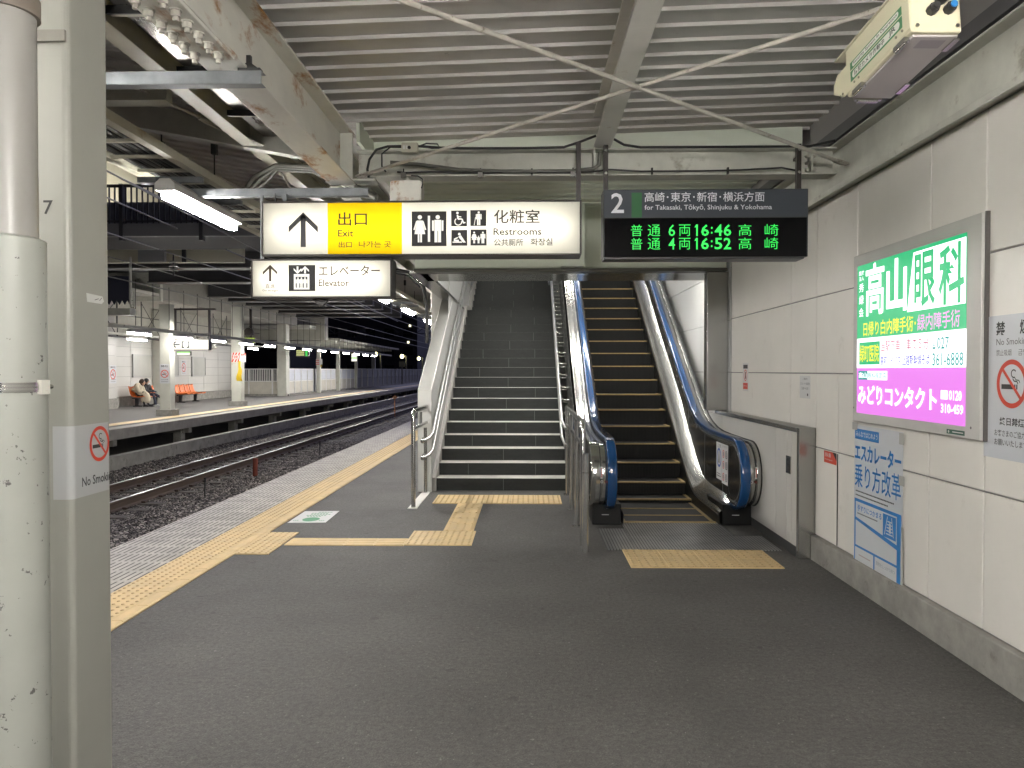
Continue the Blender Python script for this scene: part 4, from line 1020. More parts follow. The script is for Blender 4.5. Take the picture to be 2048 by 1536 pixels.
m.text(fr, 'Restrooms', ex(1442), ex(1717), ez(284), ez(244), D, INKS, .016)
m.text(fr, '公共厠所', ex(1445), ex(1612), ez(347), ez(307), D, INKS, .010)
m.text(fr, '화장실', ex(1655), ex(1780), ez(345), ez(304), D, INKS, .010)
m.build('lettering', EX)
# pictograms: dark squares pierced by lit figures are dark plates with opal figures in front
m = MB(); f2 = emit('lit_pictogram_white', (1, .97, .88), 1.05)
for (a, b, c, d) in ((973, 1173, 145, 347), (1200, 1291, 141, 233), (1310, 1401, 139, 231), (1201, 1292, 253, 345), (1311, 1403, 251, 344)): m.rect(fr, ex(a), ex(b), ez(d), ez(c), .001, INKK)
figure(m, fr, ex(1020), ez(325), ez(166) - ez(325), .002, f2, True); figure(m, fr, ex(1123), ez(325), ez(166) - ez(325), .002, f2)
m.rect(fr, ex(1066), ex(1079), ez(322), ez(170), .002, f2)
# wheelchair
m.ring(fr, ex(1241), ez(205), .021, .028, .002, f2, 24, 2.2, 6.4); m.disc(fr, ex(1236), ez(155), .009, .002, f2, 12)
m.line(fr, (ex(1236), ez(166)), (ex(1240), ez(190)), .011, .002, f2); m.line(fr, (ex(1239), ez(190)), (ex(1262), ez(190)), .010, .0022, f2); m.line(fr, (ex(1262), ez(190)), (ex(1272), ez(215)), .010, .0024, f2); m.line(fr, (ex(1238), ez(176)), (ex(1258), ez(178)), .007, .0026, f2); m.line(fr, (ex(1270), ez(214)), (ex(1282), ez(210)), .008, .0026, f2)
# elderly person with stick
figure(m, fr, ex(1358), ez(226), ez(146) - ez(226), .002, f2); m.line(fr, (ex(1340), ez(180)), (ex(1332), ez(226)), .004, .002, f2)
# nursery
m.disc(fr, ex(1247), ez(278), .010, .002, f2, 12); m.poly(fr, [(ex(1240), ez(293)), (ex(1256), ez(284)), (ex(1284), ez(327)), (ex(1268), ez(327))], .002, f2); m.rect(fr, ex(1208), ex(1262), ez(328), ez(321), .0022, f2); m.line(fr, (ex(1215), ez(314)), (ex(1244), ez(316)), .012, .0024, f2); m.line(fr, (ex(1238), ez(298)), (ex(1216), ez(308)), .008, .0026, f2)
# family
figure(m, fr, ex(1332), ez(332), ez(264) - ez(332), .002, f2, True); figure(m, fr, ex(1382), ez(332), ez(264) - ez(332), .002, f2); figure(m, fr, ex(1357), ez(332), ez(288) - ez(332), .0023, f2)
m.build('pictograms', EX)
m = MB(); m.box(.335, .368, 5.50, 5.53, 2.70, 3.12, DKFRAME); m.box(.345, .36, 5.531, 5.60, 3.03, 3.05, DKFRAME); m.build('hanger', EX)
m = MB(); m.box(-1.78, -1.75, 5.54, 5.57, 2.703, 2.776, GALV); m.cyl((-1.84, 5.55, 2.70), (-1.85, 5.60, 2.79), .006, GALV, 6); m.build('hanger', EX)

# --- elevator sign
EL = thing('elevator_sign', 'smaller lit elevator sign hung under the left end of the exit sign', 'sign', (-1.48, 5.6, 2.018))
lx0, lx1, lz0, lz1 = -2.005, -.985, 2.022, 2.304
lightbox(EL, lx0, lx1, lz0, lz1, 5.52, .17, [(lx0 + .011, lx1 - .011, OPAL)], rim=.012, inset=(.09, .09))
def lx(zx): return (zx - 50) / 785 * 1.02
def lz(zy): return (640 - zy) / 227 * .282
fr = Frame((lx0, 5.526, lz0), (1, 0, 0), (0, 0, 1)); m = MB()
INKB = mat('brown_ink', (.055, .035, .02), .5)
arrow_up(m, fr, lx(157), lz(543), lz(447), lx(198) - lx(116), lx(164) - lx(150), D, INKB)
m.text(fr, '直進', lx(130), lx(183), lz(583), lz(557), D, INKB); m.text(fr, 'Go straight', lx(113), lx(203), lz(604), lz(589), D, INKB)
m.text(fr, 'エレベーター', lx(428), lx(768), lz(512), lz(452), D, INKB, .014); m.text(fr, 'Elevator', lx(427), lx(597), lz(572), lz(532), D, INKB, .016)
m.build('lettering', EL)
m = MB(); m.rect(fr, lx(260), lx(409), lz(600), lz(449), .001, INKK)
f3 = f2
m.rect(fr, lx(289), lx(376), lz(590), lz(501), .002, f3); m.rect(fr, lx(300), lx(365), lz(580), lz(517), .003, INKK)
for c in (313, 332, 352): figure(m, fr, lx(c), lz(580), lz(520) - lz(580), .004, f3)
arrow_up(m, fr, lx(352), lz(498), lz(455), lx(374) - lx(330), lx(357) - lx(347), .002, f3)
k = lx(310); th = .013; b0 = lz(500); b1 = lz(457); w_ = .055
m.rect(fr, k - th / 2, k + th / 2, b0 + .008, b1, .002, f3); m.poly(fr, [(k, b0), (k, b0 + .014), (k - w_ / 2, b0 + .041), (k - w_ / 2, b0 + .027)], .002, f3); m.poly(fr, [(k, b0), (k + w_ / 2, b0 + .027), (k + w_ / 2, b0 + .041), (k, b0 + .014)], .002, f3)
m.build('pictogram', EL)
m = MB(); m.box(-1.955, -1.935, 5.58, 5.60, 2.305, 2.776, GALV); m.box(-1.05, -1.03, 5.665, 5.69, 2.305, 2.33, GALV); m.build('hanger', EL)
m = MB(); m.prism([(-1.585, 2.021), (-1.455, 2.021), (-1.52, 1.965)], 5.60, 5.63, DKFRAME, 'y'); m.build('wedge_bracket', EL)

# --- departure board
DB = thing('departure_board', 'dark hanging departure board with number 2 and green dot matrix train times', 'departure board', (1.24, 5.5, 2.286))
x0, x1, z0, z1 = .522, 1.952, 2.286, 2.772
SLATE = mat('board_slate', (.062, .070, .084), .5, var=.06, spec=.2); LEDB = mat('led_window', (.004, .004, .005), .12, spec=.12)
def dx(zx): return (zx - 212) / (1738 - 212) * 1.43
def dz(zy): return (588 - zy) / 513 * .486
m = MB(); m.box(x0, x1, 5.45, 5.62, z0 + .012, z1, mat('board_case', (.030, .032, .036), .4)); m.build('case', DB, bevel=.004)
m = MB(); m.box(x0 + .004, x1 - .03, 5.44, 5.60, z0 - .004, z0 + .009, mat('board_bottom_rail', (.08, .08, .085), .35, .6)); m.build('bottom_rail', DB, bevel=.003)
fr = Frame((x0, 5.45, z0), (1, 0, 0), (0, 0, 1))
m = MB(); m.rect(fr, .006, 1.424, dz(283), dz(82), .003, SLATE); m.rect(fr, dx(423), dx(500), dz(283), dz(100), .004, mat('line_green', (.015, .12, .035), .5)); m.build('header_plate', DB)
m = MB(); BW = mat('board_white', (.80, .81, .86), .5)
m.text(fr, '2', dx(270), dx(366), dz(250), dz(102), .005, BW, .012)
m.text(fr, '高崎･東京･新宿･横浜方面', dx(520), dx(1412), dz(170), dz(98), .005, BW, .004)
m.text(fr, 'for Takasaki, Tōkyō, Shinjuku & Yokohama', dx(520), dx(1467), dz(238), dz(190), .005, BW, .006)
m.build('lettering', DB)
m = MB(); m.rect(fr, .008, 1.42, dz(575), dz(288), .003, LEDB); led = m.build('led_window', DB)
LED = emit('led_green', (.03, 1.0, .12), 1.15)
m = MB()
for (t0, t1, r) in ((424, 333, '6両16:46'), (523, 432, '4両16:52')):
    for s, a, b in (('普', 418, 504), ('通', 545, 637), (r[0], 700, 748), ('両', 777, 862), (r[2], 894, 919), (r[3], 943, 1000), (':', 1015, 1028), (r[5], 1043, 1100), (r[6], 1110, 1166), ('高', 1222, 1315), ('崎', 1415, 1516)):
        big = s in '2456:' and a > 880
        lo, hi = (t0 - 2, t1 + 4)
        if s == ':': lo, hi = t0 - 18, t1 + 22
        if s == '1':
            m.rect(fr, dx(b - 13), dx(b - 2), dz(lo), dz(hi), .005, LED); m.poly(fr, [(dx(a - 2), dz(hi + 22)), (dx(b - 13), dz(hi + 20)), (dx(b - 13), dz(hi))], .005, LED); continue
        m.text(fr, s, dx(a), dx(b), dz(lo), dz(hi), .005, LED, .014 if big else (.002 if a > 690 and a < 760 else -.006 if s in '普通両高崎' else 0))
m.build('lettering', led)
for xx in (.545, 1.905):
    m = MB(); m.box(xx - .016, xx + .016, 5.50, 5.54, 2.772, 3.10, DKFRAME); m.box(xx - .01, xx + .01, 5.541, 5.60, 3.0, 3.02, DKFRAME); m.cyl((xx, 5.495, 2.90), (xx, 5.505, 2.90), .012, STEEL, 8); m.cyl((xx, 5.495, 3.06), (xx, 5.505, 3.06), .012, STEEL, 8); m.build('hanger', DB, bevel=.002)

# --- lit advertisement on the wall
AD = thing('lit_advertisement', 'lit wall advertisement of green, white and magenta bands in a grey metal frame', 'advertisement', (2.22, 4.53, 1.16))
ALU = mat('sign_frame_grey', (.58, .57, .54), .42, .1, var=.06)
m = MB(); m.box(2.235, 2.27, 3.864, 5.364, 1.152, 2.282, ALU); m.build('frame', AD, bevel=.004)
m = MB(); m.box(2.25, 2.2695, 3.852, 3.8635, 1.148, 2.286, mat('frame_edge_brown', (.10, .09, .085), .45)); m.build('edge_strip', AD)
fr = Frame((2.235, 5.298, -.0273), (0, -1, 0), (0, 0, 1), 1.0182)
W = 1.287
EG = emit('ad_green', (.0, .48, .17), 1.12); EW = emit('ad_white', (.97, .98, 1), 1.6); EM = emit('ad_magenta', (.86, .22, .88), 1.0); EY = emit('ad_yellow', (1, .92, .03), 1.1); EP = emit('ad_pink', (.98, .45, .92), 1.0)
ERD = emit('ad_crimson', (.62, .06, .18), .9); EBL = emit('ad_blue', (.06, .05, .62), .9); ETL = emit('ad_teal', (.0, .36, .33), 1.0)
m = MB()
m.rect(fr, 0, W, 1.711, 2.193, .002, EG); m.rect(fr, 0, W, 1.516, 1.711, .002, EW); m.rect(fr, 0, W, 1.218, 1.516, .002, EM)
m.poly(fr, [(.683, 1.838), (1.283, 1.838), (1.283, 2.172), (.752, 2.172)], .004, EW)
m.rect(fr, .040, .340, 1.538, 1.684, .004, EG); m.rect(fr, .034, .442, 1.440, 1.497, .004, EW); m.rect(fr, .034, .171, 1.440, 1.497, .005, ETL)
m.build('lit_panel', AD)
m = MB()
def T(s, a0, a1, b0, b1, mt_, bold=.02): m.text(fr, s, a0, a1, b0, b1, .006, mt_, bold)
T('医療', .034, .108, 2.125, 2.155, EW, .01); T('法人', .034, .108, 2.089, 2.118, EW, .01)
T('秀', .036, .106, 2.015, 2.072, EW, .01); T('緑', .036, .106, 1.935, 1.995, EW, .008); T('会', .036, .106, 1.852, 1.912, EW, .01)
T('高', .135, .395, 1.850, 2.185, EW, .018); T('山', .425, .680, 1.850, 2.170, EW, .03)
T('眼', .768, .993, 1.855, 2.160, EG, .018); T('科', 1.030, 1.272, 1.845, 2.160, EG, .022)
T('日帰り白内障手術･', .106, .790, 1.722, 1.815, EY, .012); T('緑内障手術', .806, 1.235, 1.722, 1.815, EP, .010)
T('緑町医院', .050, .332, 1.555, 1.668, EY, .010)
T('当駅下車…車で５分', .360, .933, 1.618, 1.684, ERD, .006); T('高前バイパス 上越新幹線そば', .356, .943, 1.530, 1.592, EBL, .010)
T('☎', .964, 1.010, 1.614, 1.678, ETL, 0); T('027', 1.018, 1.136, 1.614, 1.678, ETL, .008); T('361-6888', .971, 1.271, 1.525, 1.595, ETL, .008)
T('高山', .042, .163, 1.450, 1.488, EW, .02); T('眼科指定店', .180, .434, 1.450, 1.488, ETL, .012)
T('みどりコンタクト', .031, 1.020, 1.280, 1.405, EW, .03)
m.rect(fr, 1.060, 1.128, 1.348, 1.395, .006, EW); T('0120', 1.140, 1.258, 1.345, 1.397, EW, .025); T('310-459', 1.062, 1.274, 1.275, 1.325, EW, .025)
m.build('lettering', AD)
m = MB(); m.rect(fr, 1.114, 1.282, 1.170, 1.194, .002, mat('label_green', (.02, .09, .06), .4)); m.rect(fr, 1.17, 1.27, 1.180, 1.185, .003, PAPER); m.disc(fr, 1.135, 1.182, .007, .003, PAPER, 12)
for a, b in ((-.045, 1.25), (1.335, 1.215)): m.disc(fr, a, b, .007, .002, INKG, 10)
m.build('maker_label', AD)

# --- no smoking signs
def nosmoke(m, fr, cx, cy, r, d, sx=1.0):
    m.rect(fr, cx - r * .68 * sx, cx + r * .10 * sx, cy - r * .22, cy - r * .02, d, INKK); 
    for k in (0, 1): m.rect(fr, cx + r * (.16 + .13 * k) * sx, cx + r * (.24 + .13 * k) * sx, cy - r * .22, cy - r * .02, d, INKK)
    m.ring(fr, cx + r * .12 * sx, cy + r * .42, r * .13, r * .18, d, INKK, 16, 0.6, 5.2, sx); 
    pts = [(cx + r * .06 * sx, cy + r * .22), (cx + r * .14 * sx, cy + r * .12), (cx + r * .34 * sx, cy + r * .10), (cx + r * .40 * sx, cy)]
    for p, q in zip(pts, pts[1:]): m.line(fr, p, q, r * .05, d, INKK)
    for p, q in zip(pts, pts[1:]): m.line(fr, (p[0] + r * .12 * sx, p[1] + r * .05), (q[0] + r * .12 * sx, q[1] + r * .05), r * .04, d, INKK)
    m.ring(fr, cx, cy, r * .80, r, d + .0008, INKR, 40, sx=sx)
    m.poly(fr, [(cx + r * (-.66) * sx, cy + r * .56), (cx + r * .56 * sx, cy - r * .66), (cx + r * .66 * sx, cy - r * .56), (cx - r * .56 * sx, cy + r * .66)], d + .0012, INKR)
PAPERW = mat('notice_paper', (.60, .62, .65), .32, var=.03, vscale=3)
NS = thing('no_smoking_poster', 'tall white no smoking poster right of the lit advertisement', 'poster', (2.268, 3.67, 1.07))
fr = Frame((WX, 3.885, 0), (0, -1, 0), (0, 0, 1))
m = MB(); m.rect(fr, .0, .44, 1.075, 1.765, .003, PAPERW); m.build('sheet', NS)
m = MB(); d = .0045
m.text(fr, '禁', .095, .165, 1.668, 1.735, d, INKK, .02); m.text(fr, '煙', .275, .345, 1.668, 1.735, d, INKK, .02)
m.text(fr, 'No Smoking', .098, .345, 1.612, 1.653, d, INKG); m.text(fr, '禁止吸烟', .098, .215, 1.570, 1.600, d, INKG); m.text(fr, '금연', .265, .330, 1.570, 1.600, d, INKG)
nosmoke(m, fr, .22, 1.437, .115, d)
m.text(fr, '終日禁煙', .13, .315, 1.238, 1.277, d, INKK, .02); m.text(fr, 'お客さまのご協力を', .09, .35, 1.184, 1.216, d, INKK, .004); m.text(fr, 'お願いいたします。', .09, .35, 1.140, 1.171, d, INKK, .004)
m.build('print', NS)

# --- blue escalator poster
EPs = thing('escalator_poster', 'tall white and blue escalator manners poster taped under the lit advertisement', 'poster', (2.267, 5.06, .14))
fr = Frame((WX, 5.405, 0), (0, -1, 0), (0, 0, 1))
BLP = mat('poster_blue', (.025, .22, .58), .4, var=.05)
m = MB(); PW = mat('poster_white', (.64, .66, .68), .3, var=.03, bump=.15, bscale=9)
rows = []
for i in range(15):
    a = .70 * i / 14; rows.append([fr(a, .135 + (1.125 - .135) * j / 12, .0045 + .0022 * math.sin(i * 1.1 + j * .6) * (1 if 0 < i < 14 else 0)) for j in range(13)])
m.strip([r[::-1] for r in rows], PW, True); m.build('sheet', EPs)
m = MB(); d = .0095
m.rect(fr, .022, .385, 1.030, 1.100, d, BLP); m.text(fr, 'みんなではじめよう', .04, .37, 1.047, 1.085, d + .001, PW, .02)
m.text(fr, 'エスカレーター', .022, .685, .885, 1.000, d, BLP, .03); m.text(fr, '乗り方改革', .022, .685, .700, .865, d, BLP, .005)
for j, (b, a1) in enumerate(((.668, .60), (.640, .52))):
    a = .04
    while a < a1: m.rect(fr, a, a + .016, b, b + .009, d, INKG); a += .02
m.rect(fr, .022, .690, .140, .620, d, BLP)
m.poly(fr, [(.045, .600), (.045, .492), (.640, .425), (.640, .600)][::-1], d + .001, PW)
m.poly(fr, [(.045, .472), (.045, .300), (.640, .300), (.640, .395)][::-1], d + .001, PW)
m.poly(fr, [(.040, .285), (.320, .285), (.320, .185), (.040, .185)], d + .001, PW); m.poly(fr, [(.340, .285), (.640, .285), (.640, .185), (.340, .185)], d + .001, PW)
m.text(fr, '手すりにつかまる', .075, .435, .540, .582, d + .002, BLP, .015)
a = .075
while a < .38: m.rect(fr, a, a + .014, .518, .526, d + .002, INKG); a += .018
m.rect(fr, .455, .630, .445, .590, d + .002, BLP)
# small escalator drawing
for p, q in (((.48, .46), (.52, .58)), ((.60, .46), (.575, .58)), ((.50, .47), (.59, .47)), ((.505, .49), (.588, .49)), ((.51, .51), (.585, .51)), ((.515, .53), (.582, .53)), ((.52, .55), (.58, .55))): m.line(fr, p, q, .008, d + .003, PW)
m.disc(fr, .555, .535, .011, d + .004, PW, 12); m.rect(fr, .542, .568, .480, .525, d + .004, PW)
m.text(fr, '荷物をしっかり持つ', .36, .62, .235, .262, d + .002, mat('pale_ink', (.30, .32, .36), .5)); m.rect(fr, .10, .28, .235, .243, d + .002, mat('pink_ink', (.5, .42, .42), .5))
m.build('print', EPs)
m = MB(); TAPE = mat('sticky_tape', (.55, .55, .52), .15, spec=.7)
for a0, a1, b0, b1 in ((-.02, .06, 1.09, 1.14), (.66, .72, 1.05, 1.12), (-.03, .05, .10, .16), (.64, .72, .09, .15), (.69, .72, .2, .55), (.66, .73, .80, .86)): m.rect(fr, a0, a1, b0, b1, .011, TAPE)
m.build('tape', EPs)

# --- small wall notices
def small(name, label, cat, y, z0, w_, h_, draw, X=WX):
    t = thing(name, label, cat, (X, y, z0)); fr = Frame((X, y, z0), (0, -1, 0), (0, 0, 1))
    m = MB(); m.rect(fr, 0, w_, 0, h_, .003, PAPER); m.build('sheet', t); m = MB(); draw(m, fr); m.build('print', t); return t
def d1(m, fr):
    m.rect(fr, .025, .185, .235, .275, .0045, INKK); m.ring(fr, .105, .165, .050, .060, .0045, INKR, 24); m.disc(fr, .105, .190, .013, .0045, INKK, 12); m.poly(fr, [(.085, .13), (.13, .13), (.12, .178), (.09, .178)], .0045, INKK); m.line(fr, (.08, .125), (.135, .20), .01, .005, INKR)
    m.rect(fr, .02, .19, .02, .085, .0045, INKR); m.text(fr, 'さわらない', .035, .175, .045, .065, .0055, PAPER)
small('warning_notice', 'narrow white warning notice with red ring beside the steel portal jamb', 'notice', 8.22, 1.285, .21, .295, d1)
def d2(m, fr):
    m.text(fr, 'ご案内', .07, .18, .150, .168, .0045, INKG); m.text(fr, 'エスカレーター運転時間', .02, .23, .110, .130, .0045, INKG); m.text(fr, '5:00～0:10', .05, .20, .070, .092, .0045, INKG); m.rect(fr, .175, .20, .02, .04, .0045, INKK)
small('hours_notice', 'small white notice of escalator hours above the low clad wall', 'notice', 6.50, 1.272, .245, .185, d2)
def d3(m, fr):
    m.rect(fr, 0, .24, 0, .088, .0045, INKR); m.text(fr, '消火器', .02, .135, .045, .078, .0055, PAPER, .01); m.text(fr, 'Fire Extinguisher', .02, .17, .018, .032, .0055, PAPER); m.poly(fr, [(.17, .088), (.24, .088), (.24, .03)], .0055, INKK)
small('extinguisher_label', 'red fire extinguisher label on the wall cupboard door', 'label', 5.955, .800, .24, .088, d3)
m = MB(); m.box(WX - .003, WX - .0005, 5.71, 6.125, .21, .885, PANEL); m.box(WX - .0035, WX - .0005, 5.697, 5.708, .21, .885, BLACK)
tag(m.build('cupboard_door'), 'flush grey cupboard door in the wall below the red label', 'cupboard door')

# ================================================================== WHITE COLUMN AND DOWNPIPE
COLM = mat('column_paint', (.35, .35, .31), .40, var=.05, vscale=3, stain=((.16, .11, .07), 21, .715, .735), bump=.04, bscale=14)
CL = thing('steel_column', 'broad off white steel box column at the left edge of the platform view', 'column', (-1.67, 2.63, 0))
m = MB(); m.box(-1.83, -1.512, 2.51, 2.752, 0, 3.1, COLM); m.build('shaft', CL, bevel=.020, seg=4)
fr = Frame((-1.83, 2.51, 0), (1, 0, 0), (0, 0, 1))
m = MB(); m.text(fr, '7', .232, .264, 2.014, 2.060, .0012, INKK, .01); m.text(fr, '1', .195, .215, 2.014, 2.060, .0012, INKK, .01); m.build('number', CL)
m = MB(); m.box(-1.86, -1.48, 2.48, 2.78, 0, .02, COLM); m.build('base_plate', CL)
SK = thing('no_smoking_sticker', 'white no smoking sticker wrapped round the corner of the off white column', 'sticker', (-1.51, 2.63, 1.05))
m = MB(); STK = mat('sticker_film', (.48, .49, .49), .30)
prof = [(-1.575, 2.5093), (-1.532, 2.5093)] + [(-1.532 + .0207 * math.sin(t), 2.53 - .0207 * math.cos(t)) for t in (.3, .6, .9, 1.2, 1.5)] + [(-1.5113, 2.55), (-1.5113, 2.7315)]
m.strip([[(x, y, 1.072) for x, y in prof], [(x, y, 1.315) for x, y in prof]], STK); m.build('film', SK)
fr = Frame((-1.5113, 2.53, 0), (0, 1, 0), (0, 0, 1)); m = MB()
nosmoke(m, fr, .142, 1.243, .062, .0008); m.text(fr, 'No Smoking', .035, .235, 1.096, 1.138, .0008, INKK, .012); m.build('print', SK)
m = MB(); m.poly(Frame((-1.5113, 2.53, 0), (0, 1, 0), (0, 0, 1)), [(.075, 1.735), (.165, 1.735), (.18, 1.745), (.17, 1.762), (.07, 1.765)], .0006, mat('old_tape', (.66, .67, .64), .4)); fr = Frame((-1.5113, 2.53, 0), (0, 1, 0), (0, 0, 1))
m.line(fr, (.12, 1.745), (.145, 1.752), .002, .001, INKK); m.line(fr, (.15, 1.745), (.165, 1.757), .002, .001, INKK)
tag(m.build('torn_tape'), 'scrap of torn tape stuck high on the off white column', 'tape')

PP = mat('pipe_paint', (.34, .33, .305), .36, var=.05, vscale=3)
PC = mat('pipe_paint_chipped', (.38, .39, .35), .42, var=.07, vscale=3, stain=((.10, .095, .09), 30, .642, .655), bump=.05, bscale=20)
DP = thing('downpipe', 'off white downpipe with thicker chipped lower sleeve and steel band clamp before the column', 'downpipe', (-1.513, 2.25, 0))
cx, cy = -1.546, 2.25
m = MB(); m.cyl((cx, cy, 1.80), (cx, cy, 3.3), .084, PP, 40); m.build('upper_pipe', DP)
m = MB(); m.cyl((cx, cy, 0), (cx, cy, 1.885), .104, PC, 40); m.cyl((cx, cy, 1.885), (cx, cy, 1.893), .104, PC, 40, r2=.088); m.build('sleeve', DP)
m = MB(); m.cyl((cx, cy, 1.437), (cx, cy, 1.465), .1075, STEELX, 40); m.cyl((cx, cy, 1.443), (cx, cy, 1.449), .1095, POLISH, 40); m.cyl((cx, cy, 1.453), (cx, cy, 1.459), .1095, POLISH, 40)
m.box(cx + .09, cx + .115, cy - .02, cy + .02, 1.43, 1.472, RUSTY); m.cyl((cx + .10, cy - .03, 1.451), (cx + .10, cy + .05, 1.451), .007, STEEL, 8); m.build('band_clamp', DP)
m = MB(); m.cyl((cx, cy, 2.545), (cx, cy, 2.60), .095, mat('collar_brown', (.20, .17, .14), .5), 40); m.build('collar', DP); m = MB(); m.box(-1.64, -1.515, 2.497, 2.5085, 2.575, 2.612, mat('strap_grey', (.24, .23, .20), .5, var=.2)); m.build('strap', DP)

# ================================================================== SECURITY CAMERA
SC = thing('security_camera', 'cream boxed security camera with green stickers hanging at the upper right', 'security camera', (1.19, 2.5, 2.42))
CRM = mat('camera_cream', (.55, .52, .37), .40, var=.05, vscale=6); MAU = mat('camera_base_bounce_mauve', (.42, .385, .37), .45, .0, var=.06)  # mauve of light bounced onto the underside is put into the tray colour
ca = Vector((1.168, 2.25, 2.467)); cb = Vector((1.152, 2.655, 2.420))
ax = (cb - ca).normalized(); rt = ax.cross(Vector((0, 0, 1))).normalized(); up = rt.cross(ax)
L = (cb - ca).length; hw = .074; hh = .17
def P(l, r, u): return ca + ax * l + rt * r + up * u
def cbox(mb, l0, l1, r0, r1, u0, u1, m): mb.xbox(P((l0 + l1) / 2, (r0 + r1) / 2, (u0 + u1) / 2), ax * (l1 - l0) / 2, rt * (r1 - r0) / 2, up * (u1 - u0) / 2, m)
m = MB(); cbox(m, 0, L, -hw, hw, .004, hh, CRM); m.build('housing', SC, bevel=.007, seg=3)
m = MB(); cbox(m, .012, L - .012, -hw + .010, hw - .004, -.004, .0035, MAU); m.build('base_tray', SC, bevel=.004)
def plate(mb, pts, r, th, m):
    n = len(pts); vs = [P(l, r, u) for l, u in pts] + [P(l, r - th, u) for l, u in pts]
    mb.add(vs, [tuple(range(n)), tuple(range(2 * n - 1, n - 1, -1))] + [(i, n + i, n + (i + 1) % n, (i + 1) % n) for i in range(n)], m)
m = MB(); plate(m, [(-.004, .012), (L + .01, .012), (L + .085, .055), (L + .085, .085), (L + .055, .112), (L - .03, .112), (L - .12, .118), (.10, .125), (.085, .17), (.05, .195), (.0, .20), (-.004, .19)], -hw - .002, .003, CRM); m.build('side_plate', SC, bevel=.0015, seg=1)
m = MB(); cbox(m, -.003, L + .08, -hw - .001, hw + .003, hh + .002, hh + .006, CRM); m.build('sun_hood', SC)
fr = Frame(P(L, -hw - .0055, 0), -ax, up)
SGR = mat('sticker_green', (.03, .17, .06), .4); SWH = mat('sticker_white', (.62, .62, .58), .4)
m = MB()
for b, h, s, big in ((.036, .036, '防犯カメラ作動中', 1), (.076, .026, 'Security System In Operation', 0)):
    m.rect(fr, .045, .375, b, b + h, .0008, SGR)
    e = h * .33; c = b + h / 2
    pts = [(.070 + e * math.cos(t), c + e * math.sin(t)) for t in [math.pi / 2 + math.pi * i / 10 for i in range(11)]] + [(.350 + e * math.cos(t), c + e * math.sin(t)) for t in [-math.pi / 2 + math.pi * i / 10 for i in range(11)]]
    m.poly(fr, pts, .0014, SWH)
    if big: m.text(fr, s, .075, .272, c - .0095, c + .0095, .002, INKK, .015); m.text(fr, 'JR', .300, .340, c - .010, c + .010, .002, INKK, .02)
    else: m.text(fr, s, .070, .350, c - .0065, c + .0065, .002, INKK, .012)
m.build('sticker', SC)
BLKP = mat('gland_black', (.018, .018, .018), .45)
for r, u, cap in ((-.014, .066, BLKP), (.014, .098, BLKP), (.036, .070, mat('gland_blue', (.02, .16, .42), .4))):
    m = MB(); m.cyl(P(0, r, u), P(-.022, r, u), .0155, BLKP, 8); m.cyl(P(-.022, r, u), P(-.030, r, u), .012, BLKP, 14); m.cyl(P(-.030, r, u), P(-.034, r, u), .010, cap, 14); m.build('cable_gland', SC)
m = MB()
for r, u in ((-hw + .018, .022), (hw - .014, .022), (-hw + .018, .155), (hw - .014, .155)): m.cyl(P(0, r, u), P(-.004, r, u), .0055, STEEL, 10)
for l in (.035, .07, L - .10, L - .07, L + .015, L + .035): m.cyl(P(l, -hw - .003, .026), P(l, -hw - .008, .026), .004, STEEL, 8)
m.build('screw_heads', SC)
for l in (.03, L - .11):
    m = MB(); cbox(m, l, l + .065, -hw - .004, -hw + .012, -.008, .006, STEEL); m.cyl(P(l + .005, -hw + .002, -.010), P(l + .06, -hw + .002, -.010), .005, POLISH, 8); m.build('latch', SC)
    m = MB(); cbox(m, l - .01, l + .055, hw - .012, hw + .004, -.009, -.003, STEEL); m.build('latch', SC)
m = MB(); cbox(m, L - .002, L + .012, -.045, .045, -.002, .010, STEEL); cbox(m, L + .005, L + .018, -.035, .035, -.006, -.001, POLISH)
m.build('latch', SC)
fb = Frame(P(.03, .0, -.0045), rt, ax); m = MB(); m.poly(fb, [(-.03, .0), (.045, .0), (.045, .045), (-.03, .045)][::-1], .0, mat('rating_label', (.30, .27, .28), .5)); m.build('rating_label', SC)
m = MB(); m.cyl(P(.16, 0, hh), P(.16, 0, .62), .022, CRM, 14); cbox(m, .10, .22, -.04, .04, hh + .007, hh + .02, CRM); m.build('mounting_stem', SC)
m = MB()
for k, r in enumerate((-.012, .026, .042)): m.tube([P(-.034, r, (.095, .135, .098)[k]), P(-.07, r, .11), P(-.09, r, .19), P(-.06, r, .32), P(.1, r * .5, .5), P(.16, .03, .62)], .006, RUBBER, 8)
m.build('cable', SC)

# ================================================================== FAR PLATFORM
FW = thing('far_platform_wall', 'white tiled waiting area wall at the back of the far platform', 'wall', (-17.2, 32, 0))
TILE = mat('far_wall_tile', (.56, .55, .52), .35, var=.05, vscale=.8)
m = MB(); m.box(-17.3, -17.02, 14, 43.6, 0, 4.3, DARKGAP); m.build('backing', FW)
m = MB()
ys_ = [14 + 1.85 * i for i in range(17)]
for j in range(6):
    for a, b in zip(ys_, ys_[1:]): m.box(-17.0, -17.03, a + .008, b - .008, .40 + .42 * j + .006, .82 + .42 * j - .006, TILE)
m.box(-17.0, -17.03, 14, 43.6, 2.95, 4.3, mat('upper_wall_grey', (.34, .33, .29), .6, var=.12)); m.build('tile_facing', FW)
m = MB(); m.box(-16.95, -17.05, 14, 43.6, 0, .38, CONC); m.build('plinth', FW)
FB = thing('wall_buttress', 'white tiled buttress standing forward of the far platform wall', 'buttress', (-16.6, 28, 0))
m = MB()
for j in range(6): m.box(-17.0, -16.25, 22, 30.0, .40 + .42 * j + .006, .82 + .42 * j - .006, TILE)
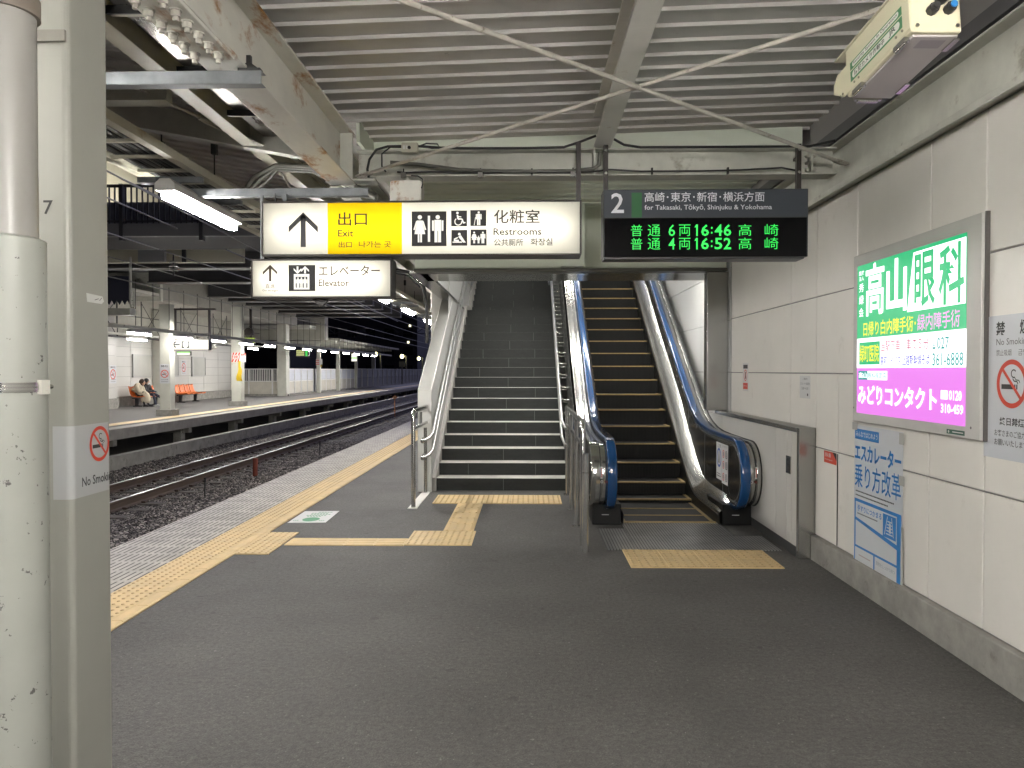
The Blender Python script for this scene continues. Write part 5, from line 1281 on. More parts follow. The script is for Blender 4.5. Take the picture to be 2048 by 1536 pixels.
m.build('tile_facing', FB); m = MB(); m.box(-17.0, -16.2, 22, 30.05, 0, .39, CONC); m.box(-17, -16.30, 22, 29.95, .39, 4.3, DARKGAP); m.build('plinth', FB)
FRM = mat('frame_aluminium', (.45, .45, .44), .35, .6)
BLK_ = mat('blank_poster_board', (.40, .40, .37), .35, var=.05)
for y0, y1, z0, z1, lb_ in ((32.6, 34.3, 1.2, 2.2, 'blank framed poster board above the two seated people'), (35.0, 36.9, 1.2, 2.2, 'blank framed poster board mostly hidden behind the nearest far column'), (38.4, 40.0, 1.2, 2.2, 'blank framed poster board right of the small no smoking notice')):
    t = thing('poster_board', lb_, 'poster board', (-16.98, (y0 + y1) / 2, z0), 'blank poster boards on the far wall')
    m = MB(); m.box(-17, -16.93, y0, y1, z0, z0 + .06, FRM); m.box(-17, -16.93, y0, y1, z1 - .06, z1, FRM); m.box(-17, -16.93, y0, y0 + .06, z0 + .06, z1 - .06, FRM); m.box(-17, -16.93, y1 - .06, y1, z0 + .06, z1 - .06, FRM); m.build('frame', t)
    m = MB(); m.box(-16.99, -16.95, y0 + .06, y1 - .06, z0 + .06, z1 - .06, BLK_); m.build('board', t)
def farnotice(o, r, w_, h_, label):
    fr = Frame(o, r, (0, 0, 1)); t = thing('no_smoking_notice', label, 'notice', o)
    m = MB(); m.rect(fr, 0, w_, 0, h_, .006, PAPERW); m.build('sheet', t)
    m = MB(); m.text(fr, '禁煙', w_ * .12, w_ * .88, h_ * .84, h_ * .95, .010, INKG, .02); nosmoke(m, fr, w_ / 2, h_ * .5, w_ * .40, .010); m.text(fr, '終日禁煙', w_ * .15, w_ * .85, h_ * .17, h_ * .23, .010, INKG); m.rect(fr, w_ * .15, w_ * .85, h_ * .08, h_ * .10, .010, INKG); m.build('print', t)
farnotice((-16.25, 29.9, 1.0), (0, 1, 0), .0 + .45, .70, 'small no smoking notice on the tiled buttress left of the seated people') if False else None
farnotice((-16.24, 29.45, 1.0), (0, 1, 0), .5, .70, 'small no smoking notice on the tiled buttress left of the seated people')
farnotice((-16.99, 37.25, 1.3), (0, 1, 0), .55, .70, 'small no smoking notice between the framed boards on the far wall')
farnotice((-12.22, 25.23, 1.07), (1, 0, 0), .33, .64, 'white no smoking notice on the nearest column of the far platform')

FCM = mat('far_column_paint', (.55, .55, .49), .5, var=.08, stain=((.36, .30, .20), 2, .62, .8))
def fcol(x, y, w_, d_, h_, label, base=True):
    t = thing('platform_column', label, 'column', (x, y, 0), 'columns of the far platform')
    m = MB(); m.box(x - w_ / 2, x + w_ / 2, y - d_ / 2, y + d_ / 2, 0, h_, FCM); m.build('shaft', t, bevel=.02)
    if base: m = MB(); m.box(x - w_ / 2 - .09, x + w_ / 2 + .09, y - d_ / 2 - .09, y + d_ / 2 + .09, 0, .20, CONC); m.build('plinth', t, bevel=.01)
fcol(-12.06, 25.42, .36, .36, 3.7, 'nearest white column of the far platform carrying a no smoking notice')
fcol(-12.42, 32.6, .42, .40, 4.2, 'white column of the far platform with a red striped sign and yellow bag')
fcol(-14.45, 45, .55, .6, 4.2, 'thick white column at the corner of the far platform railing', False)
fcol(-14.05, 51.2, .24, .3, 3.4, 'slim white column by the frosted railing with a red and white sign', False)
fcol(-14.2, 57, .24, .3, 3.4, 'slim plain white column between two frosted railing sections', False)
fcol(-14.25, 63.2, .22, .3, 3.4, 'last white column before the railing turns dark', False)
fcol(-17.0, 44.3, .45, .5, 4.2, 'white column where the tiled wall meets the barred railing', False)
fcol(-16.75, 34.5, .45, .3, 4.2, 'white pier on the tiled wall behind the nearest far column', False)
fcol(-15.2, 75, .35, .3, 3.3, 'distant shaded column with small notices past the far railing', False)
# signs on the striped column
t = thing('striped_sign', 'red and white striped warning sign with white centre on the far column', 'sign', (-12.42, 32.38, 2.0)); fr = Frame((-12.62, 32.395, 1.86), (1, 0, 0), (0, 0, 1))
m = MB(); m.rect(fr, 0, .39, 0, .40, .003, PAPER)
for k in range(-3, 5): m.poly(fr, [(max(0, min(.39, a)), b) for a, b in ((k * .13, 0), (k * .13 + .065, 0), (k * .13 + .065 + .2, .40), (k * .13 + .2, .40))], .006, INKR)
m.rect(fr, .08, .31, .12, .30, .009, PAPER); m.text(fr, '非常', .11, .28, .14, .28, .012, INKR, .02); m.build('plate', t)
m = MB(); m.box(-12.19, -12.0, 32.38, 32.40, 1.86, 2.22, PAPER); fr = Frame((-12.19, 32.38, 1.86), (1, 0, 0), (0, 0, 1)); m.rect(fr, 0, .19, .27, .36, .003, INKR); m.text(fr, '停止', .02, .17, .28, .35, .006, PAPER); m.rect(fr, .03, .16, .12, .14, .004, INKG)
tag(m.build('emergency_plate'), 'small white plate with red head beside the striped sign', 'sign')
YB = mat('bag_yellow', (.62, .43, .02), .5, var=.1)
m = MB(); m.strip([[(-12.26 + a * (.05 + .06 * k / 5) + .03 * math.sin(k), 32.36 - .05 * math.sin(k / 5 * 3), 1.66 - .10 * k) for a in (-1, -.5, 0, .5, 1)] for k in range(7)], YB, True)
m.strip([[(-12.26 + a * (.05 + .06 * k / 5) + .03 * math.sin(k), 32.38, 1.66 - .10 * k) for a in (1, .5, 0, -.5, -1)] for k in range(7)], YB, True)
m.box(-12.30, -12.22, 32.34, 32.39, 1.62, 1.90, YB); tag(m.build('yellow_bag'), 'yellow bag hanging on the white column with the red striped sign', 'bag')

# railings
RW = mat('railing_white', (.78, .78, .77), .4, var=.04); RC = mat('railing_cream_panel', (.60, .57, .50), .5, var=.10, stain=((.28, .23, .17), 3, .6, .8))
t = thing('barred_railing', 'white barred railing over cream panels closing the end of the waiting area', 'railing', (-16.5, 45, 0))
m = MB(); m.box(-18.3, -14.72, 44.98, 45.02, 1.56, 1.61, RW); m.box(-18.3, -14.72, 44.98, 45.02, .84, .89, RW)
for k in range(34): x = -18.2 + .105 * k; m.box(x - .018, x + .018, 44.985, 45.015, .89, 1.56, RW)
for x in (-18.25, -17.85, -16.5, -15.1, -14.74): m.box(x - .03, x + .03, 44.94, 45.06, .05, 1.58, RW)
m.build('bars', t)
m = MB(); m.box(-18.3, -14.72, 45.02, 45.05, .12, .84, RC); m.build('lower_panel', t); m = MB(); m.box(-18.6, -14.1, 44.9, 45.2, 0, .11, CONC); m.build('curb', t)
FROST = mat('frosted_panel', (.62, .64, .70), .35, var=.04)
for (y0, y1, lb_) in ((45.4, 50.9, 'frosted railing section over cream panels nearest the corner column'), (51.4, 56.8, 'frosted railing section between the two slim columns'), (57.2, 63, 'frosted railing section just before the last white column')):
    t = thing('frosted_railing', lb_, 'railing', (-14.35, (y0 + y1) / 2, 0), 'frosted railings along the far platform')
    m = MB(); m.box(-14.38, -14.32, y0, y1, 1.57, 1.62, RW); m.box(-14.38, -14.32, y0, y1, .84, .89, RW)
    for k in range(5): y = y0 + .05 + (y1 - y0 - .1) * k / 4; m.box(-14.39, -14.31, y - .03, y + .03, .05, 1.58, RW)
    m.build('bars', t); m = MB(); m.box(-14.37, -14.35, y0, y1, .9, 1.57, FROST); m.build('frosted_sheet', t); m = MB(); m.box(-14.37, -14.35, y0, y1, .12, .84, RC); m.build('lower_panel', t)
m = MB(); m.box(-14.5, -14.3, 45.4, 140, 0, .10, CONC); tag(m.build('platform_curb'), 'low concrete curb under the frosted railings', 'curb')
t = thing('dark_fence', 'long unlit grey fence running on past the last white column', 'fence', (-14.6, 100, 0)); DF = mat('dark_fence_grey', (.20, .20, .20), .5, var=.1)
m = MB(); m.box(-14.6, -14.5, 63.6, 140, .1, .85, DF); m.box(-14.6, -14.52, 63.6, 140, .87, 1.62, mat('dark_fence_pale', (.26, .27, .28), .5)); m.build('panels', t)
m = MB()
for k in range(32): m.box(-14.5, -14.44, 64 + 2.4 * k, 64.08 + 2.4 * k, .1, 1.66, RW)
m.box(-14.5, -14.46, 63.6, 140, 1.62, 1.66, RW); m.build('rails', t)

# lamps and raceway of the far platform
RWY = thing('lamp_raceway', 'long grey lamp raceway on thin hanging rods above the far platform edge', 'raceway', (-11.5, 37, 2.6))
m = MB(); m.box(-11.56, -11.44, 15, 64, 2.70, 2.80, BEIGEB); m.build('channel', RWY)
m = MB()
for k in range(46): y = 16 + 1.05 * k; m.cyl((-11.5, y, 2.8), (-11.5, y, 4.15), .010, RUBBER, 5)
m.build('hanging_rods', RWY)
lab = 'lit fluorescent lamp in the row along the far platform edge'
proto = None
for k in range(13):
    y = 21.9 + 2.86 * k
    if proto is None:
        proto = thing('platform_lamp', lab, 'lamp', (-11.5, y, 2.56), 'lamps along the far platform edge')
        m = MB(); m.prism([(-11.56, 2.60), (-11.44, 2.60), (-11.44, 2.68), (-11.47, 2.699), (-11.53, 2.699), (-11.56, 2.68)], y, y + 1.25, LBODY, 'y'); m.build('housing', proto)
        m = MB(); m.prism([(-11.55, 2.5995), (-11.45, 2.5995), (-11.45, 2.555), (-11.55, 2.555)], y + .03, y + 1.22, DIFF, 'y'); m.build('diffuser', proto)
    else:
        c = copy_tree(proto); c.location.y = y
lab2 = 'lit fluorescent lamp of the second row over the far seats'
for y in (27.2, 33, 39):
    c = copy_tree(proto); c.location = (-14.3, y, 2.60); c['label'] = lab2; c['group'] = 'lamps over the far seats'
m = MB(); m.box(-14.36, -14.24, 20, 43, 2.74, 2.82, BEIGEB); tag(m.build('lamp_raceway'), 'short grey lamp raceway over the far seats', 'raceway')

# hanging lit sign on the far platform
t = thing('far_hanging_sign', 'white lit sign with left arrow hanging from a dark frame by the nearest far column', 'sign', (-11.3, 25.6, 2.19))
FS = emit('far_sign_face', (1, .97, .86), 1.15)
m = MB(); m.box(-12.0, -10.68, 25.5, 25.7, 2.18, 2.55, DKFRAME); m.build('case', t); fr = Frame((-11.98, 25.5, 2.20), (1, 0, 0), (0, 0, 1))
m = MB(); m.rect(fr, 0, 1.28, 0, .33, .006, FS); m.build('face', t)
m = MB(); d = .016; m.rect(fr, .10, .32, .142, .188, d, INKK); m.line(fr, (.08, .165), (.18, .265), .05, d, INKK); m.line(fr, (.08, .165), (.18, .065), .05, d, INKK)
m.rect(fr, .38, .425, .05, .28, d, INKK); m.rect(fr, .38, .47, .05, .09, d, INKK); m.rect(fr, .38, .47, .24, .28, d, INKK); m.rect(fr, .595, .64, .05, .28, d, INKK); m.rect(fr, .55, .64, .05, .09, d, INKK); m.rect(fr, .55, .64, .24, .28, d, INKK); m.build('lettering', t)
m = MB(); m.box(-12.35, -10.5, 25.55, 25.66, 3.52, 3.58, DKFRAME)
for x in (-11.86, -10.71): m.box(x - .03, x + .03, 25.57, 25.64, 2.55, 3.52, DKFRAME)
m.build('hanger_frame', t)
t = thing('far_green_sign', 'small white and green lit sign just below the left arrow sign', 'sign', (-11.7, 26.2, 2.02))
m = MB(); m.box(-12.1, -11.62, 26.2, 26.3, 2.02, 2.16, DKFRAME); fr = Frame((-12.09, 26.2, 2.03), (1, 0, 0), (0, 0, 1)); m.rect(fr, 0, .46, 0, .08, .004, FS); m.rect(fr, 0, .46, .08, .12, .004, emit('far_sign_green', (.25, .75, .12), 1.0)); m.build('case', t)
t = thing('far_green_lamp_sign', 'small lit yellow green sign on a dark pole by the striped far column', 'sign', (-12.1, 33.2, 2.7))
m = MB(); m.box(-12.35, -11.9, 33.2, 33.3, 2.68, 2.93, DKFRAME); fr = Frame((-12.34, 33.2, 2.69), (1, 0, 0), (0, 0, 1)); m.rect(fr, 0, .43, 0, .23, .004, emit('far_sign_lime', (.45, .62, .08), .8)); m.build('case', t)
m = MB(); m.cyl((-12.1, 33.25, 2.93), (-12.1, 33.25, 4.2), .05, DKFRAME, 8); m.build('pole', t)
m = MB(); m.cyl((-12.12, 33.02, 3.18), (-12.12, 33.18, 3.18), .17, DKFRAME, 16); m.box(-12.3, -11.93, 33.04, 33.16, 3.03, 3.22, DKFRAME); tag(m.build('far_speaker'), 'dark round loudspeaker on the pole above the yellow green sign', 'loudspeaker')
t = thing('far_departure_board', 'tiny departure board with lit yellow lines and a green panel far down the opposite platform', 'departure board', (-13.2, 45, 2.3))
m = MB(); m.box(-13.95, -13.15, 45.8, 45.9, 2.30, 2.75, DKFRAME); fr = Frame((-13.95, 45.8, 2.30), (1, 0, 0), (0, 0, 1)); LY = emit('far_led', (.85, .9, .35), 1.2)
for b in (.10, .22, .34):
    for k in range(8): m.rect(fr, .04 + .06 * k, .085 + .06 * k, b, b + .06, .006, LY)
m.rect(fr, .58, .70, .06, .40, .006, emit('far_led_green', (.05, .7, .1), 1.0)); m.build('case', t)
m = MB(); m.box(-13.9, -13.45, 60, 60.1, 2.2, 2.85, DKFRAME); fr = Frame((-13.89, 60, 2.22), (1, 0, 0), (0, 0, 1)); m.rect(fr, 0, .43, .0, .60, .006, FS); m.rect(fr, 0, .43, .22, .30, .010, emit('far_sign_green', (.2, .7, .1), 1)); tag(m.build('far_box_sign'), 'small white lit box sign hanging near the last far column', 'sign')
t = thing('far_column_plate', 'red striped and white plates on the slim far column', 'sign', (-14.05, 51, 1.9))
m = MB(); fr = Frame((-14.2, 51.03, 1.85), (1, 0, 0), (0, 0, 1)); m.rect(fr, 0, .22, 0, .42, .006, PAPER)
for k in range(3): m.rect(fr, 0, .22, .04 + .13 * k, .10 + .13 * k, .010, INKR)
m.rect(fr, .24, .44, .05, .40, .006, PAPER); m.rect(fr, .30, .40, -.12, .02, .006, YB); m.build('plate', t)
m = MB(); m.cyl((-13.0, 31, 2.62), (-12.65, 30.7, 2.52), .03, WHITE, 8); m.xbox((-12.75, 30.7, 2.42), (.16, -.05, .07), (.02, .06, 0), (-.03, 0, .07), WHITE); tag(m.build('far_security_camera'), 'small white security camera angled down by the striped far column', 'security camera')

# orange seats
SEAT = mat('seat_orange', (.72, .16, .025), .35, var=.05); DLEG = mat('seat_leg_dark', (.03, .03, .032), .4)
seat0 = None
def bench(y0, n, label):
    global seat0
    t = thing('seat_bench', label, 'bench', (-16.3, y0 + .53 * (n - 1) / 2, 0))
    m = MB(); m.box(-16.32, -16.24, y0 - .3, y0 + .53 * n - .2, .33, .38, DLEG); m.build('beam', t)
    for y in (y0, y0 + .53 * (n - 1)):
        m = MB(); m.prism([(-16.42, 0), (-16.05, 0), (-16.05, .03), (-16.22, .06), (-16.18, .34), (-16.34, .34), (-16.34, .05), (-16.42, .03)], y - .04, y + .04, DLEG, 'y'); m.build('leg', t)
    for k in range(n):
        y = y0 + .53 * k; m = MB()
        prof = [(-15.86, .40), (-15.90, .425), (-16.05, .405), (-16.25, .395), (-16.38, .43), (-16.44, .52), (-16.49, .70), (-16.52, .82)]
        rows = []
        for i, (x, z) in enumerate(prof):
            hw_ = .235 if i < 5 else .235 - .012 * (i - 5); rows.append([(x + .02 * abs(a) ** 2, y + hw_ * a, z + .035 * abs(a) ** 3) for a in (-1, -.7, -.35, 0, .35, .7, 1)])
        m.strip(rows, SEAT, True); o = m.build('seat', t); md = o.modifiers.new('shell', 'SOLIDIFY'); md.thickness = .022
bench(31.6, 4, 'row of orange moulded seats with two people sitting on it'); bench(35.6, 4, 'empty row of four orange moulded seats right of the nearest far column')

# the two seated people
def skin(name, joints, edges, m, parent, sub=2):
    me = bpy.data.meshes.new(name); b = Vector(parent['base'])
    me.from_pydata([tuple(Vector(p) - b) for p, _ in joints], edges, []); me.materials.append(m)
    o = bpy.data.objects.new(name, me); COL.objects.link(o); o.parent = parent; o['base'] = tuple(b)
    md = o.modifiers.new('skin', 'SKIN'); md.use_smooth_shade = True
    for i, (p, r) in enumerate(joints):
        r = r if isinstance(r, tuple) else (r, r)
        me.skin_vertices[0].data[i].radius = r
    me.skin_vertices[0].data[0].use_root = True
    s = o.modifiers.new('sub', 'SUBSURF'); s.levels = sub; s.render_levels = sub
    return o
def ensure_skin():
    pass
SKINM = mat('skin', (.50, .30, .21), .5); CMO = mat('coat_cream', (.50, .44, .34), .85, var=.10, vscale=9); NAVY = mat('jacket_black', (.018, .018, .022), .7); JEAN = mat('jeans_navy', (.025, .03, .055), .8, var=.1); HAIRB = mat('hair_dark_brown', (.045, .024, .015), .5); HAIRK = mat('hair_black', (.012, .011, .011), .45); SHOE = mat('shoe_white', (.62, .62, .62), .5); MASK = mat('face_mask', (.68, .68, .70), .6)
def person(label, Y, bodym, joints, edges, head, hair, maskon=False, lean=0):
    t = thing('person', label, 'person', (-16.1, Y, 0), 'people sitting on the far seats')
    skin('body', joints, edges, bodym, t)
    return t
def seated(Y, label, coat, legs, hairm, longcoat, headp, chest, knee, feet, mask):
    t = thing('person', label, 'person', (-16.1, Y, 0), 'people sitting on the far seats')
    hip = Vector((-16.22, Y, .50)); ch = Vector(chest); hd = Vector(headp); nk = ch.lerp(hd, .62)
    J = [(hip, .15), (hip.lerp(ch, .5) + Vector((-.03, 0, .02)), .145), (ch, .15), (nk, .06), (hd + Vector((0, 0, -.04)), .085), (hd + Vector((.015, 0, .05)), .09)]
    E = [(0, 1), (1, 2), (2, 3), (3, 4), (4, 5)]
    for s in (-1, 1):
        k = Vector(knee) + Vector((0, s * .10, 0)); f = Vector(feet[0 if s < 0 else 1]); n = len(J)
        J += [(hip + Vector((.06, s * .09, -.02)), .095), (k, .062), (f + Vector((-.02, 0, .08)), .042), (f + Vector((.10, 0, .03)), .035)]
        E += [(0, n), (n, n + 1), (n + 1, n + 2), (n + 2, n + 3)]
    for s in (-1, 1):
        sh = ch + Vector((0, s * .17, .06)); el = ch + Vector((.12, s * .23, -.22)); hn = Vector(knee) + Vector((-.02, s * .07, .12)); n = len(J)
        J += [(sh, .065), (el, .05), (hn, .035)]
        E += [(2, n), (n, n + 1), (n + 1, n + 2)]
        for q in range(5):
            n2 = len(J); a = (q - 2) * .014; J += [(hn + Vector((.07, a, -.02)), .010), (hn + Vector((.11, a * 1.1, -.05)), .008)]; E += [(n + 2, n2), (n2, n2 + 1)]
    skin('body', J, E, SKINM if False else legs, t)
    m = MB(); m.sphere(hd + Vector((.01, 0, .01)), .098, SKINM, 14, (1, .86, 1.18)); m.prism([(hd.x + .10, hd.z + .02), (hd.x + .128, hd.z - .01), (hd.x + .10, hd.z - .015)], Y - .012 + (hd.y - Y), Y + .012 + (hd.y - Y), SKINM, 'y')
    for s in (-1, 1): m.sphere(hd + Vector((.088, s * .034, .028)), .012, INKK, 8); m.sphere(hd + Vector((-.005, s * .088, .005)), .024, SKINM, 8, (1, .4, 1.3))
    m.build('face', t)
    m = MB(); m.sphere(hd + Vector((-.022, 0, .045)), .118, hairm, 14, (1, .95, 1.05)); m.sphere(hd + Vector((-.055, 0, -.03)), .10, hairm, 12, (.9, 1.0, 1.25)); m.build('hair', t)
    if mask: m = MB(); m.sphere(hd + Vector((.055, 0, -.045)), .062, MASK, 10, (.9, 1.1, .95)); m.build('face_mask', t)
    # upper garment with sleeves
    G = [(hip + Vector((-.02, 0, .02)), .19), (hip.lerp(ch, .5) + Vector((-.05, 0, .03)), .185), (ch + Vector((-.01, 0, .0)), .19), (nk + Vector((-.02, 0, -.01)), .095)]
    GE = [(0, 1), (1, 2), (2, 3)]
    for s in (-1, 1):
        n = len(G); G += [(ch + Vector((0, s * .18, .05)), .10), (ch + Vector((.12, s * .24, -.22)), .085), (Vector(knee) + Vector((-.07, s * .08, .13)), .062)]; GE += [(2, n), (n, n + 1), (n + 1, n + 2)]
    if longcoat:
        n = len(G); G += [(hip + Vector((.22, 0, .0)), (.17, .22)), (Vector(knee) + Vector((.03, 0, -.05)), (.17, .22)), (Vector(knee) + Vector((.02, 0, -.38)), (.19, .26))]; GE += [(0, n), (n, n + 1), (n + 1, n + 2)]
    skin('coat' if longcoat else 'jacket', G, GE, coat, t)
    for f in feet:
        f = Vector(f); m = MB(); m.sphere(f + Vector((.06, 0, .045)), .055, SHOE if not longcoat else NAVY, 12, (2.3, .85, .8)); m.box(f.x - .05, f.x + .18, f.y - .042, f.y + .042, .0 if f.z < .06 else f.z - .0, f.z + .022, SHOE if not longcoat else NAVY); m.build('shoe', t)
    return t
seated(31.6, 'seated person in a long cream coat bent forward with bowed dark brown hair', CMO, NAVY, HAIRB, True, (-16.06, 31.66, .985), (-16.20, 31.60, .84), (-15.92, 31.6, .48), [(-15.90, 31.5, 0), (-15.84, 31.73, 0)], False)
seated(32.13, 'seated person in black jacket and dark jeans with white mask and white shoes leaning over', NAVY, JEAN, HAIRK, False, (-16.02, 31.95, 1.01), (-16.16, 32.12, .85), (-15.80, 32.14, .50), [(-15.66, 32.0, 0), (-15.40, 32.28, .16)], True)

# ================================================================== CONCOURSE OVERHEAD, BRIDGE, WIRES
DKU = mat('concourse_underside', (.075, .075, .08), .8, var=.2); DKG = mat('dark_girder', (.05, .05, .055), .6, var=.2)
CO = thing('overhead_concourse', 'dark concourse deck spanning over the tracks with railed edge', 'overbridge', (-12, 40, 4.5))
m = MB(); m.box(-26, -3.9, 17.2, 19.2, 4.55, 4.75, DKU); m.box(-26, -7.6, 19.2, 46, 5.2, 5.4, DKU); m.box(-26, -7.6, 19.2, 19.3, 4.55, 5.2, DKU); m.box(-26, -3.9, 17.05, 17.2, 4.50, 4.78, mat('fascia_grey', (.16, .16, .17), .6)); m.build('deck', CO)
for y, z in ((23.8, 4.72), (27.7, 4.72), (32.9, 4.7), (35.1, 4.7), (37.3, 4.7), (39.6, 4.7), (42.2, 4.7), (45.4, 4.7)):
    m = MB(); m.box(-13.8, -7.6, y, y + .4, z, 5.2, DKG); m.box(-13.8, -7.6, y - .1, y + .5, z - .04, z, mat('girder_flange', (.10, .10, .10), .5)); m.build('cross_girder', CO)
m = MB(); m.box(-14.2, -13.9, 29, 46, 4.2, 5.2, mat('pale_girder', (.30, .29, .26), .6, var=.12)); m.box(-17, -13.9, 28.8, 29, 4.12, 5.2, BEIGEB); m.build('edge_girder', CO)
m = MB(); m.box(-24, -13.95, 14, 46, 4.30, 4.40, mat('far_soffit', (.45, .44, .40), .7, var=.08)); m.build('far_soffit', CO)
BR_ = mat('bridge_rail_dark', (.035, .035, .04), .5)
m = MB(); m.box(-12, -4.5, 17.08, 17.14, 5.60, 5.66, BR_); m.box(-12, -4.5, 17.09, 17.13, 4.82, 4.86, BR_)
for k in range(60): x = -11.9 + .125 * k; m.box(x - .014, x + .014, 17.095, 17.125, 4.78, 5.60, BR_)
for x in (-9.1, -7.3, -5.6): m.box(x - .04, x + .04, 17.02, 17.16, 4.4, 5.66, BR_)
m.build('railing', CO)
m = MB(); m.box(-12, -4.5, 18.4, 18.5, 4.75, 5.55, mat('parapet_blue_grey', (.20, .21, .24), .6)); m.build('parapet', CO)
m = MB(); m.box(-26, -8.6, 23, 23.2, 4.75, 9.5, mat('concourse_cream', (.58, .55, .44), .6)); m.box(-14.2, -14.05, 22.9, 22.99, 4.75, 9.5, BR_); m.box(-10.4, -10.3, 22.9, 22.99, 4.75, 7.5, BR_); m.box(-11.7, -10.9, 22.85, 22.98, 4.75, 5.8, mat('machine_grey', (.35, .36, .38), .5)); m.build('concourse_wall', CO)
t = thing('concourse_lamp', 'lamp lighting the concourse wall above the tracks', 'lamp', (-14.3, 21.2, 7))
m = MB(); m.box(-16.4, -12.2, 21.2, 21.5, 6.9, 7.0, LBODY); m.build('housing', t); m = MB(); m.box(-16.3, -12.3, 21.22, 21.48, 6.80, 6.899, emit('concourse_diffuser', (1, .95, .82), LAMP * .3)); m.build('diffuser', t)
# pale block and thin canopy further down the far platform
m = MB(); m.box(-24, -12.95, 48.6, 49.4, 3.45, 4.9, mat('pale_block', (.42, .41, .35), .7, var=.08)); m.box(-24, -13.5, 47, 48.6, 4.1, 4.3, BEIGEB)
tag(m.build('pale_end_wall'), 'pale blank end wall above the far platform roof', 'wall')
t = thing('far_canopy', 'thin pale canopy roof over the distant end of the far platform', 'canopy', (-14, 60, 3.4))
m = MB(); m.prism([(-18, 3.65), (-12.2, 3.42), (-12.2, 3.56), (-18, 3.82)], 49.5, 72, mat('far_canopy_pale', (.36, .35, .30), .6, var=.1), 'y'); m.build('roof', t)
for k in range(8): m = MB(); m.box(-17.5, -12.6, 50 + 2.9 * k, 50.15 + 2.9 * k, 3.25, 3.42, BEIGEB); m.build('rafter', t)

WIRE = mat('copper_wire', (.24, .235, .23), .4, .6)
def wire(p, q, sag, r, label, n=16):
    P_ = Vector(p); Q_ = Vector(q); m = MB()
    m.tube([P_.lerp(Q_, i / n) + Vector((0, 0, -sag * 4 * (i / n) * (1 - i / n))) for i in range(n + 1)], r, WIRE, 6)
    tag(m.build('overhead_wire'), label, 'overhead wire', 'overhead wires over the track')
wire((-7.7, 6, 4.02), (-7.7, 120, 4.0), .0, .014, 'straight contact wire directly above the track')
wire((-7.9, 6, 4.9), (-7.6, 60, 4.55), .25, .016, 'sagging messenger wire above the contact wire')
wire((-7.2, 6, 5.0), (-6.6, 50, 4.5), .12, .012, 'thin wire slanting down behind the nearest lamp')
wire((-6.0, 6, 4.5), (-7.5, 44, 4.3), .08, .014, 'wire crossing toward the insulators over the track')
wire((-10.0, 8, 4.25), (-9.6, 110, 4.1), .1, .013, 'upper feeder wire nearer the far platform')
wire((-10.4, 8, 3.84), (-10.4, 120, 3.78), .03, .018, 'lower bright feeder wire just before the far platform lamps')
INS = mat('insulator_porcelain', (.40, .40, .38), .25)
for x, y, z, lb_ in ((-7.9, 22, 4.25, 'pale ribbed insulator left of the elevator sign'), (-9.3, 20, 4.12, 'ringed pale insulator under the dark concourse')):
    m = MB(); m.cyl((x, y, z - .15), (x, y, z + .35), .025, DKG, 8)
    for k in range(3): m.cyl((x, y, z + .10 * k), (x, y, z + .04 + .10 * k), .12, INS, 16, r2=.07)
    m.cyl((x, y, z + .35), (x, y, 4.55), .02, DKG, 6)
    tag(m.build('insulator'), lb_, 'insulator')
t = thing('torn_banner', 'dark navy hanging board with a zigzag lower edge and pale side post', 'banner', (-10.6, 20.2, 3.2))
m = MB(); zz = [(-11.9, 4.0), (-11.9, 3.36)]
x = -11.9
while x < -10.62: zz += [(x + .07, 3.24), (x + .14, 3.36)]; x += .14
zz += [(-10.6, 3.36), (-10.6, 4.0)]
m.prism(zz, 20.2, 20.22, mat('banner_navy', (.03, .033, .055), .7), 'y'); m.build('sheet', t)
m = MB(); m.cyl((-10.55, 20.2, 4.5), (-10.55, 20.2, 3.25), .035, WHITE, 10); m.tube([(-10.55, 20.2, 3.25), (-10.54, 20.2, 3.18), (-10.47, 20.2, 3.16), (-10.45, 20.2, 3.22), (-10.45, 20.2, 3.6)], .022, BEIGEB, 8); m.build('post', t)
m = MB(); m.box(-12.0, -10.62, 20.3, 20.6, 2.98, 3.16, BEIGEB); m.build('lower_box', t)
# thin lattice frames over the far platform
t = thing('lattice_frame', 'thin dark lattice framework under the far platform soffit', 'framework', (-15.5, 31, 3))
m = MB()
for y0 in (27, 30.5, 34, 37.5, 41):
    m.cyl((-15.5, y0, 2.75), (-15.5, y0, 4.3), .022, DKG, 5); m.cyl((-15.5, y0, 2.8), (-15.5, y0 + 1.7, 4.2), .013, DKG, 5); m.cyl((-15.5, y0 + 1.7, 2.8), (-15.5, y0, 4.2), .013, DKG, 5); m.cyl((-15.5, y0 + 1.7, 2.75), (-15.5, y0 + 1.7, 4.3), .018, DKG, 5)
m.cyl((-15.5, 20, 3.62), (-15.5, 44, 3.62), .02, DKG, 5); m.cyl((-15.5, 20, 2.78), (-15.5, 44, 2.78), .03, DKG, 5); m.build('bars', t)

# red and white board beyond the steel cap
t = thing('hanging_board', 'narrow red and white board hanging behind the steel stair cap', 'sign', (-2.3, 18.6, 2.2))
m = MB(); fr = Frame((-2.36, 18.6, 2.10), (1, 0, 0), (0, 0, 1)); m.box(-2.36, -2.10, 18.6, 18.63, 2.10, 2.75, PAPER); m.rect(fr, .02, .24, .46, .62, .003, INKR); m.text(fr, '注意', .04, .22, .49, .59, .006, PAPER)
for k in range(6): m.rect(fr, .04, .22, .06 + .06 * k, .085 + .06 * k, .004, INKG)
m.build('board', t)
m = MB(); m.cyl((-2.23, 18.61, 2.75), (-2.23, 18.61, 3.2), .01, RUBBER, 6); m.build('hanger', t)

